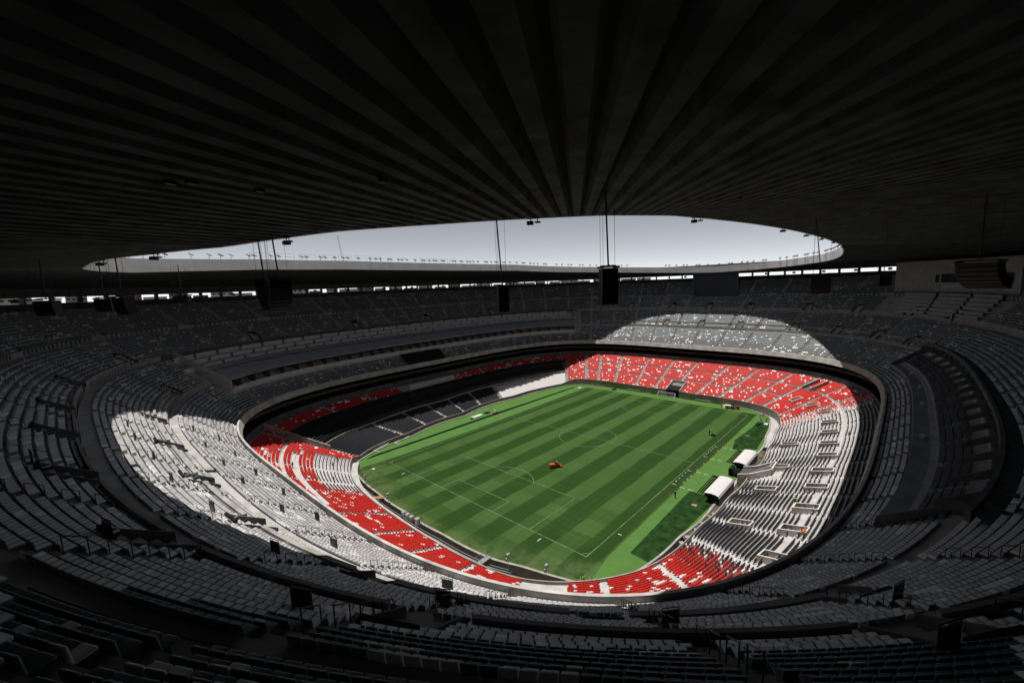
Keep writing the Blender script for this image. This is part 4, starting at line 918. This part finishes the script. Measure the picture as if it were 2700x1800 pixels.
def flag_post(x, y):
    o = empty('camera_mast', (x, y, -.2), 0, label='thin mast with a small grey camera head at the moat edge', category='mast', group='camera masts at the moat edge')
    MB().tube((0, 0, 0), (0, 0, 2.6), .04).obj('mast', GALV, o); MB().box(-.35, .35, -.2, .2, 2.5, 2.85).obj('camera_head', GALV, o); MB().box(-.5, -.1, -.12, .12, 1.6, 2.2).obj('junction_box', WHITEP, o)
for x, y in ((-63.9, -25.1), (-61.8, -32.1), (-65.6, 12.2), (-64.0, 26.0)): flag_post(x, y)
mb = MB()
for k in range(40):
    t0, t1 = R(150+k*1.35), R(150+(k+1)*1.35)
    for rr_, z in ((.9, -.4), (1.25, -.6), (1.6, -.35)): mb.tube(P2(t0, float(rE(t0))+rr_, z), P2(t1, float(rE(t1))+rr_, z), .06, 4)
mb.obj('moat_pipes', GALV, label='grey service pipes running along the moat behind the near goal', category='pipes')
o = empty('tripod_stand', (-67.3, -3.6, 1.2), 0, label='dark tripod stand beside the moat cabinets', category='tripod')
for a in (0, 2.1, 4.2): MB().tube((.8*math.cos(a), .8*math.sin(a), 0), (0, 0, 2.1), .03).obj('leg', STEEL, o)
MB().tube((0, 0, 2.0), (0, 0, 3.4), .025).obj('mast', STEEL, o)
for x0, y0, x1, y1, lab in ((-51.2, 45.2, -50.4, 42.8, 'white flat frame lying on the turf at the near left corner'), (-43.3, 45.9, -42.7, 43.5, 'white flat frame lying on the turf by the left wall')):
    o = empty('goal_frame_piece', (x0, y0, .05), math.atan2(y1-y0, x1-x0), label=lab, category='frame'); L_ = math.hypot(x1-x0, y1-y0)
    MB().box(0, L_, -.12, .12, 0, .2).obj('short_bar', WHITEP, o); MB().box(-.12, .12, 0, 7.0, 0, .2).obj('long_bar', WHITEP, o)
o = empty('camera_platform', (-4.2, 45.2, 0), 0, label='low grey platform on the turf beside the left touchline', category='platform')
MB().box(-6, -1, -.9, .9, 0, .35).obj('deck', PALEW, o); MB().box(1, 3, -.7, .9, 0, .45).obj('deck', TURFD, o); MB().box(-7.2, -6.05, -.8, -.5, 0, .5).obj('step', STEEL, o)
o = empty('broadcast_cart', (-.3, 42.6, 0), .4, label='small equipment cart standing on the black strip', category='cart')
MB().box(-1.2, 1.2, -.5, .5, .35, .7).obj('cart_bed', GALV, o); MB().box(-.4, .3, -.35, .35, .71, 1.3).obj('case', WHITEP, o); MB().tube((.9, 0, .7), (.9, 0, 1.8), .05).obj('mast', STEEL, o)
for x in (-.8, .8):
    for y in (-.5, .5): MB().tube((x, y-.06, .25), (x, y+.06, .25), .25, 10).obj('wheel', BLACK, o)
# far goal, tipped backwards behind the line
o = empty('goal', (58.4, -.8, 0), 0, label='white football goal tipped back behind the far goal line', category='goal'); tb = .64; hx, hz = 2.44*math.sin(tb), 2.44*math.cos(tb)
for y in (-3.66, 3.66): MB().tube((0, y, .06), (hx, y, hz), .09, 8).obj('post', WHITEP, o); MB().tube((hx, y, hz), (2.3, y, .1), .05, 6).obj('net_stay', WHITEP, o)
MB().tube((hx, -3.66, hz), (hx, 3.66, hz), .09, 8).obj('crossbar', WHITEP, o); MB().tube((2.3, -3.66, .1), (2.3, 3.66, .1), .05, 6).obj('ground_bar', WHITEP, o)
mb = MB()
for k in range(16): y = -3.6+k*.48; mb.tube((hx, y, hz), (2.3, y, .1), .012, 3)
for k in range(6): f = k/6; mb.tube((hx+(2.3-hx)*f, -3.6, hz+(.1-hz)*f), (hx+(2.3-hx)*f, 3.6, hz+(.1-hz)*f), .012, 3)
mb.obj('net', WHITEP, o)
for y, lab in ((14.5, 'white pitch barrier leaning by the far wall left of the goal'), (-16.0, 'white pitch barrier leaning by the far wall right of the goal')):
    o = empty('barrier', (59.3, y, 0), 0, label=lab, category='barrier'); MB().tube((0, -3, 1.1), (0, 3, 1.1), .07).obj('top_rail', WHITEP, o)
    for yy in (-3, 0, 3): MB().tube((0, yy, 0), (0, yy, 1.1), .06).obj('post', WHITEP, o)
for x, y, r_, lab in ((58.2, 23.5, 1.3, 'black tarp heap by the far wall near the left corner'), (43.6, -39.6, 1.2, 'black tarp heap on the turf near the far right corner')):
    bm = bmesh.new(); bmesh.ops.create_icosphere(bm, subdivisions=2, radius=r_)
    for v_ in bm.verts: v_.co = Vector((v_.co.x*1.2, v_.co.y*.8, max(0, v_.co.z*.55)))*(1+.25*math.sin(v_.co.x*5+v_.co.y*7))
    me = bpy.data.meshes.new('tarp_heap'); bm.to_mesh(me); bm.free(); me.materials.append(BLACK); link('tarp_heap', me, None, (x, y, .02), label=lab, category='tarp')
for x, y, w_, lab in ((45.4, -41.3, 2.0, 'pale sheet lying on the turf at the far right corner'), (52.2, 38.4, 2.4, 'pale sheet lying at the far end of the black strip'), (-22.3, -42.3, .9, 'small cardboard carton on the dark sod'), (-58.0, 33, .6, 'small pale sheet at the near left run-off')):
    MB().hexa([(-w_/2, -.6, 0), (w_/2, -.5, 0), (w_/2*.9, .6, 0), (-w_/2, .5, 0)], [(-w_/2, -.6, .12), (w_/2, -.5, .2), (w_/2*.9, .6, .1), (-w_/2, .5, .15)]).obj('loose_sheet', PALEW if 'sheet' in lab else WOOD, loc=(x, y, .02), label=lab, category='sheet' if 'sheet' in lab else 'carton')
for k, (x, y) in enumerate(((-26.0, -46.8), (-29.5, -46.6), (-32.5, -46.4), (-36.0, -46.0), (-38.5, -45.9), (-24.5, -47))):
    cab = empty('equipment_box', (x, y, .02), .2*k, label='small pale box in the gutter below the navy seats', category='box', group='boxes in the gutter by the navy seats')
    MB().box(-.4, .4, -.35, .35, 0, .7).obj('box_body', WHITEP if k % 2 else PALEW, cab); MB().box(-.43, .43, -.38, .38, .7, .78).obj('lid', WOOD if k == 0 else GALV, cab)

# ------------------------------------------------------------------ machines
def wheel(o, x, y, r_, w_): 
    tw = MB().tube((x, y-w_/2, r_), (x, y+w_/2, r_), r_, 14).obj('wheel', BLACK, o); MB().tube((x, y-w_/2-.01, r_), (x, y+w_/2+.01, r_), r_*.5, 10).obj('rim', REDP, tw)
mo_ = empty('ride_on_mower', (-24.9, -6.6, .02), R(-35), label='orange ride-on mower with its driver on the pitch', category='mower')
MB().hexa([(-.7, -.45, .5), (.75, -.42, .5), (.75, .42, .5), (-.7, .45, .5)], [(-.6, -.4, 1.15), (.7, -.36, 1.0), (.7, .36, 1.0), (-.6, .4, 1.15)]).obj('bonnet', ORANGE, mo_)
MB().box(-2.6, -1.0, -.7, .7, .5, 1.25).obj('grass_hopper', ORANGE, mo_); MB().box(-1.0, -.68, -.3, .3, .45, .65).obj('hitch', STEEL, mo_)
MB().box(-.5, 0, -.3, .3, 1.16, 1.3).box(-.62, -.5, -.3, .3, 1.16, 1.7).obj('driver_seat', BLACK, mo_); MB().tube((.1, 0, 1.1), (.35, 0, 1.55), .03).tube((.2, -.2, 1.55), (.45, .2, 1.55), .04).obj('steering', BLACK, mo_)
MB().box(.75, 1.25, -.85, .85, .15, .5).obj('cutting_deck', REDP, mo_)
mo_.scale = (.88, .88, .88)
for x, y, r_, w_ in ((-.45, -.6, .48, .3), (-.45, .6, .48, .3), (.62, -.55, .3, .22), (.62, .55, .3, .22), (-1.8, -.7, .35, .25), (-1.8, .7, .35, .25)): wheel(mo_, x, y, r_, w_)
wm = empty('walk_behind_mower', (23.8, -31.3, .02), R(-100), label='small dark walk-behind mower pushed along the far pitch', category='mower')
MB().box(-.5, .5, -.4, .4, .15, .5).obj('deck', STEEL, wm); MB().box(-.25, .25, -.2, .2, .5, .8).obj('engine', DARKF, wm); MB().tube((-.5, -.3, .4), (-1.3, -.3, 1.0), .03).tube((-.5, .3, .4), (-1.3, .3, 1.0), .03).tube((-1.3, -.3, 1.0), (-1.3, .3, 1.0), .03).obj('handle', STEEL, wm)
for x in (-.4, .4):
    for y in (-.42, .42): MB().tube((x, y-.05, .15), (x, y+.05, .15), .15, 10).obj('wheel', BLACK, wm)
tr_ = empty('utility_tractor', (57.6, -28.3, 0), R(-80), label='small red utility tractor parked by the far wall', category='tractor')
MB().box(-.2, 1.4, -.5, .5, .6, 1.3).obj('bonnet', REDP, tr_); MB().box(-1.2, -.2, -.7, .7, .6, 1.1).obj('rear_body', GALV, tr_); MB().box(-3.4, -1.5, -.8, .8, .6, 1.3).obj('trailer', PALEW, tr_); MB().box(-.9, -.4, -.3, .3, 1.1, 1.7).obj('driver_seat', BLACK, tr_)
for x, y, r_, w_ in ((-.8, -.8, .6, .3), (-.8, .8, .6, .3), (1.0, -.6, .38, .25), (1.0, .6, .38, .25), (-2.5, -.85, .4, .25), (-2.5, .85, .4, .25)): wheel(tr_, x, y, r_, w_)
MB().hexa([(-1.8, -1, 0), (1.8, -1, 0), (1.8, 1, 0), (-1.8, 1, 0)], [(-1.5, -.8, .5), (1.5, -.7, .7), (1.4, .8, .6), (-1.6, .8, .4)]).obj('sand_pile', mat('sand', (.50, .36, .20), .95, .1, var=.2, scale=3, bump=.5), loc=(58.6, -24.6, 0), rz=.3, label='pale sand heap beside the red tractor', category='sand')

# ------------------------------------------------------------------ people
def person(loc, rz, pose, mats, label):
    """mats: hat/hair, skin, top, legs. One continuous skinned body, clothing by material."""
    J = {'pel': (0, 0, .95), 'wst': (0, .0, 1.12), 'cst': (0, .02, 1.35), 'nck': (0, .02, 1.50), 'hd0': (0, .0, 1.58), 'hd1': (0, -.02, 1.70), 'hd2': (0, 0, 1.77)}
    for s, n in ((-1, 'l'), (1, 'r')):
        J['sh'+n] = (s*.19, .02, 1.42); J['el'+n] = (s*.25, .04, 1.14); J['wr'+n] = (s*.25, -.06, .90); J['ha'+n] = (s*.245, -.09, .81)
        J['hp'+n] = (s*.10, 0, .90); J['kn'+n] = (s*.11, -.02, .50); J['an'+n] = (s*.12, .02, .09); J['to'+n] = (s*.13, -.16, .03)
    if pose == 'walk':
        J['knl'] = (-.11, -.18, .52); J['anl'] = (-.11, -.22, .10); J['tol'] = (-.11, -.40, .05); J['knr'] = (.11, .06, .50); J['anr'] = (.12, .30, .12); J['tor'] = (.12, .16, .03)
        J['ell'] = (-.25, .16, 1.16); J['wrl'] = (-.24, .14, .92); J['hal'] = (-.24, .1, .84); J['elr'] = (.25, -.10, 1.16); J['wrr'] = (.23, -.24, .98); J['har'] = (.22, -.30, .92)
    if pose == 'push':
        for s, n in ((-1, 'l'), (1, 'r')): J['el'+n] = (s*.25, -.16, 1.2); J['wr'+n] = (s*.24, -.42, 1.08); J['ha'+n] = (s*.23, -.50, 1.06)
    if pose == 'bend':
        dy, dz = -.42, -.28
        for k in ('cst', 'nck', 'hd0', 'hd1', 'hd2', 'shl', 'shr'):
            x, y, z = J[k]; h = z-.95; J[k] = (x, y-h*.85, .95+h*.5)
        for s, n in ((-1, 'l'), (1, 'r')): J['el'+n] = (s*.26, -.55, .92); J['wr'+n] = (s*.2, -.72, .70); J['ha'+n] = (s*.17, -.76, .62)
        J['wst'] = (0, -.12, 1.06)
    if pose == 'sit':
        for s, n in ((-1, 'l'), (1, 'r')): J['kn'+n] = (s*.16, -.46, .92); J['an'+n] = (s*.18, -.50, .46); J['to'+n] = (s*.18, -.66, .40); J['el'+n] = (s*.27, -.12, 1.16); J['wr'+n] = (s*.2, -.38, 1.12); J['ha'+n] = (s*.17, -.46, 1.13)
    E_ = [('pel', 'wst'), ('wst', 'cst'), ('cst', 'nck'), ('nck', 'hd0'), ('hd0', 'hd1'), ('hd1', 'hd2')]
    for n in 'lr': E_ += [('cst', 'sh'+n), ('sh'+n, 'el'+n), ('el'+n, 'wr'+n), ('wr'+n, 'ha'+n), ('pel', 'hp'+n), ('hp'+n, 'kn'+n), ('kn'+n, 'an'+n), ('an'+n, 'to'+n)]
    RR = {'pel': .16, 'wst': .145, 'cst': .165, 'nck': .06, 'hd0': .085, 'hd1': .105, 'hd2': .07, 'sh': .075, 'el': .05, 'wr': .036, 'ha': .042, 'hp': .10, 'kn': .065, 'an': .045, 'to': .045}
    keys = list(J); me = bpy.data.meshes.new('person_base'); me.from_pydata([J[k] for k in keys], [(keys.index(a), keys.index(b)) for a, b in E_], [])
    ob = bpy.data.objects.new('person_tmp', me); COL.objects.link(ob); md = ob.modifiers.new('s', 'SKIN'); sk_ = me.skin_vertices[0].data if me.skin_vertices else me.skin_vertices.new(name='').data
    for i, k in enumerate(keys): r_ = RR.get(k, RR.get(k[:2], .06)); sk_[i].radius = (r_, r_*(.8 if k in ('pel', 'wst', 'cst') else 1)); sk_[i].use_root = (k == 'pel')
    ob.modifiers.new('u', 'SUBSURF').levels = 1
    dg = bpy.context.evaluated_depsgraph_get(); m2 = bpy.data.meshes.new_from_object(ob.evaluated_get(dg)); bpy.data.objects.remove(ob)
    m2.materials.clear()
    for m in mats: m2.materials.append(m)
    hz = J['hd1']; groups = {'head': ['hd0', 'hd1', 'hd2', 'nck'], 'arm': ['wrl', 'wrr', 'hal', 'har'], 'top': ['cst', 'wst', 'shl', 'shr', 'ell', 'elr'], 'leg': ['pel', 'hpl', 'hpr', 'knl', 'knr', 'anl', 'anr'], 'shoe': ['tol', 'tor']}
    for p_ in m2.polygons:
        p_.use_smooth = True; c = p_.center; best = min(J, key=lambda k: (Vector(J[k])-c).length)
        g = next(n for n, l_ in groups.items() if best in l_)
        p_.material_index = {'head': 1, 'arm': 1, 'top': 2, 'leg': 3, 'shoe': 4}[g]
        if g == 'head' and (c.z > hz[2]+.02 or c.y > hz[1]+.05) and best != 'nck': p_.material_index = 0
    o = link('person', m2, None, loc, rz, label=label, category='person'); return o
HAIR = mat('dark_hair', (.015, .012, .010), .8, .3)
B5 = [HAIR, SKIN, DARKF, DARKF, BLACK]
o = person((-25.1, -6.45, .2), R(-35)+PI/2, 'sit', [WHITEF, SKIN, WHITEF, DARKF, BLACK], 'person in a white shirt driving the orange mower')
person((-21.6, -37.8, .02), R(160), 'stand', [WHITEP, SKIN, DARKF, DARKF, BLACK], 'person in dark clothes and white cap standing by the touchline cones')
person((24.1, -30.1, .02), R(-5), 'push', B5, 'person in dark clothes pushing the small mower up the pitch')
person((51.7, -38.0, .02), R(40), 'stand', [HAIR, SKIN, WHITEF, DARKF, BLACK], 'person in a white shirt standing at the far right corner of the turf')
person((53.4, -38.7, .02), R(200), 'walk', [HAIR, SKIN, ORFAB, DARKF, BLACK], 'person in an orange vest walking at the far right corner')
person((46.9, -39.5, .02), R(120), 'stand', [HAIR, SKIN, WHITEF, DARKF, BLACK], 'person in a white shirt beside the black tarp heap')
person((47.7, -40.8, .02), R(60), 'bend', B5, 'person in dark clothes bending over at the far right corner')
person((56.1, -23.9, .02), R(10), 'stand', B5, 'person in dark clothes standing by the sand heap')
person((-58.9, -37.7, .1), R(150), 'stand', [HAIR, SKIN, HIVIS, DARKF, BLACK], 'person in a hi-vis vest standing at the end of the corner gangway')
person((-23.4, -61.1, ZLR[int(.555*NL)]), R(110), 'walk', [HAIR, HIVIS, HIVIS, DARKF, BLACK], 'person in a yellow hi-vis jacket among the navy seats')
person((-37.1, -64.3, ZLR[int(.719*NL)]), R(60), 'bend', [ORFAB, SKIN, ORFAB, ORFAB, BLACK], 'person in orange workwear bending by a stair enclosure')
person((-68.5, 34.7, ZLR[4]), R(120), 'walk', [HAIR, SKIN, ORFAB, DARKF, BLACK], 'person in an orange vest on the bare near left terrace')
person((-78.3, 34.5, ZLR[15]), R(20), 'walk', B5, 'person in dark clothes on the near left corner walkway')
person((-72.5, 24.9, ZLR[5]), R(80), 'stand', B5, 'person in dark clothes on the bare terrace above the moat')
person((-65.5, 38.5, ZLR[3]), R(200), 'stand', [HAIR, SKIN, GREENF, DARKF, BLACK], 'person in a green shirt at the edge of the bare terrace')
person((18.5, -65.3, ZLR[20]), R(90), 'stand', [HAIR, SKIN, REDP, REDP, BLACK], 'person in red clothes at the back of the right stand')

# ------------------------------------------------------------------ city beyond the slot and a distant tower crane
for k, d in enumerate(np.arange(26, 99, 1.9)):
    t = R(d); dist = 730+110*math.sin(k*2.1); x, y = CAM[0]+dist*math.cos(t), CAM[1]+dist*math.sin(t)
    w_, h_ = 21+5*math.sin(k*1.7), 46.3+2.6*math.sin(k*3.1)+(1.8 if d > 60 else 0)
    o = empty('city_building', (x, y, 6), t-PI/2, label=('brown' if k % 3 == 1 else 'pale')+' distant building glimpsed through the slot under the roof', category='building', group='distant buildings beyond the slot')
    MB().box(-w_/2, w_/2, -8, 8, 0, h_).obj('wall', CITY2 if k % 3 == 1 else CITY1, o); MB().box(-w_/2-.4, w_/2+.4, -8.4, 8.4, h_, h_+.8).obj('roof_edge', CITY1, o)
    wm_ = MB().box(-1.4, 1.4, -8.15, -8.02, 0, 2.0).mesh('window', GLASSD)
    for q in range(4): link('window', wm_, o, (-w_/2+w_*(q+.6)/4.2, 0, h_-4.5))
p0 = ray_pt(905, 700, 900); cr_ = empty('tower_crane', (p0[0], p0[1], 6), .4, label='pale tower crane jib rising far beyond the left rim', category='crane'); zt = ray_pt(905, 700, 900)[2]; q = ray_pt(889, 622, 900)
dx, dy, dz = q[0]-p0[0], q[1]-p0[1], q[2]-6
CRM = mat('crane_yellow', (.62, .50, .36), .6, .4)
MB().box(-1.2, 1.2, -1.2, 1.2, 0, zt-6).obj('tower', CRM, cr_)
cr_.rotation_euler = (0, 0, 0); jb = MB()
a = Vector((0, 0, zt-6)); b = Vector((dx, dy, dz)); off = Vector((1.6, -1.6, 0))
jb.tube(a, b, .28, 4).tube(a+off*1.6, b+off*.5, .28, 4)
for k in range(14): f = k/14; g = (k+1)/14; jb.tube(a.lerp(b, f), (a+off*1.6).lerp(b+off*.5, g), .14, 3)
jb.obj('jib', CRM, cr_)
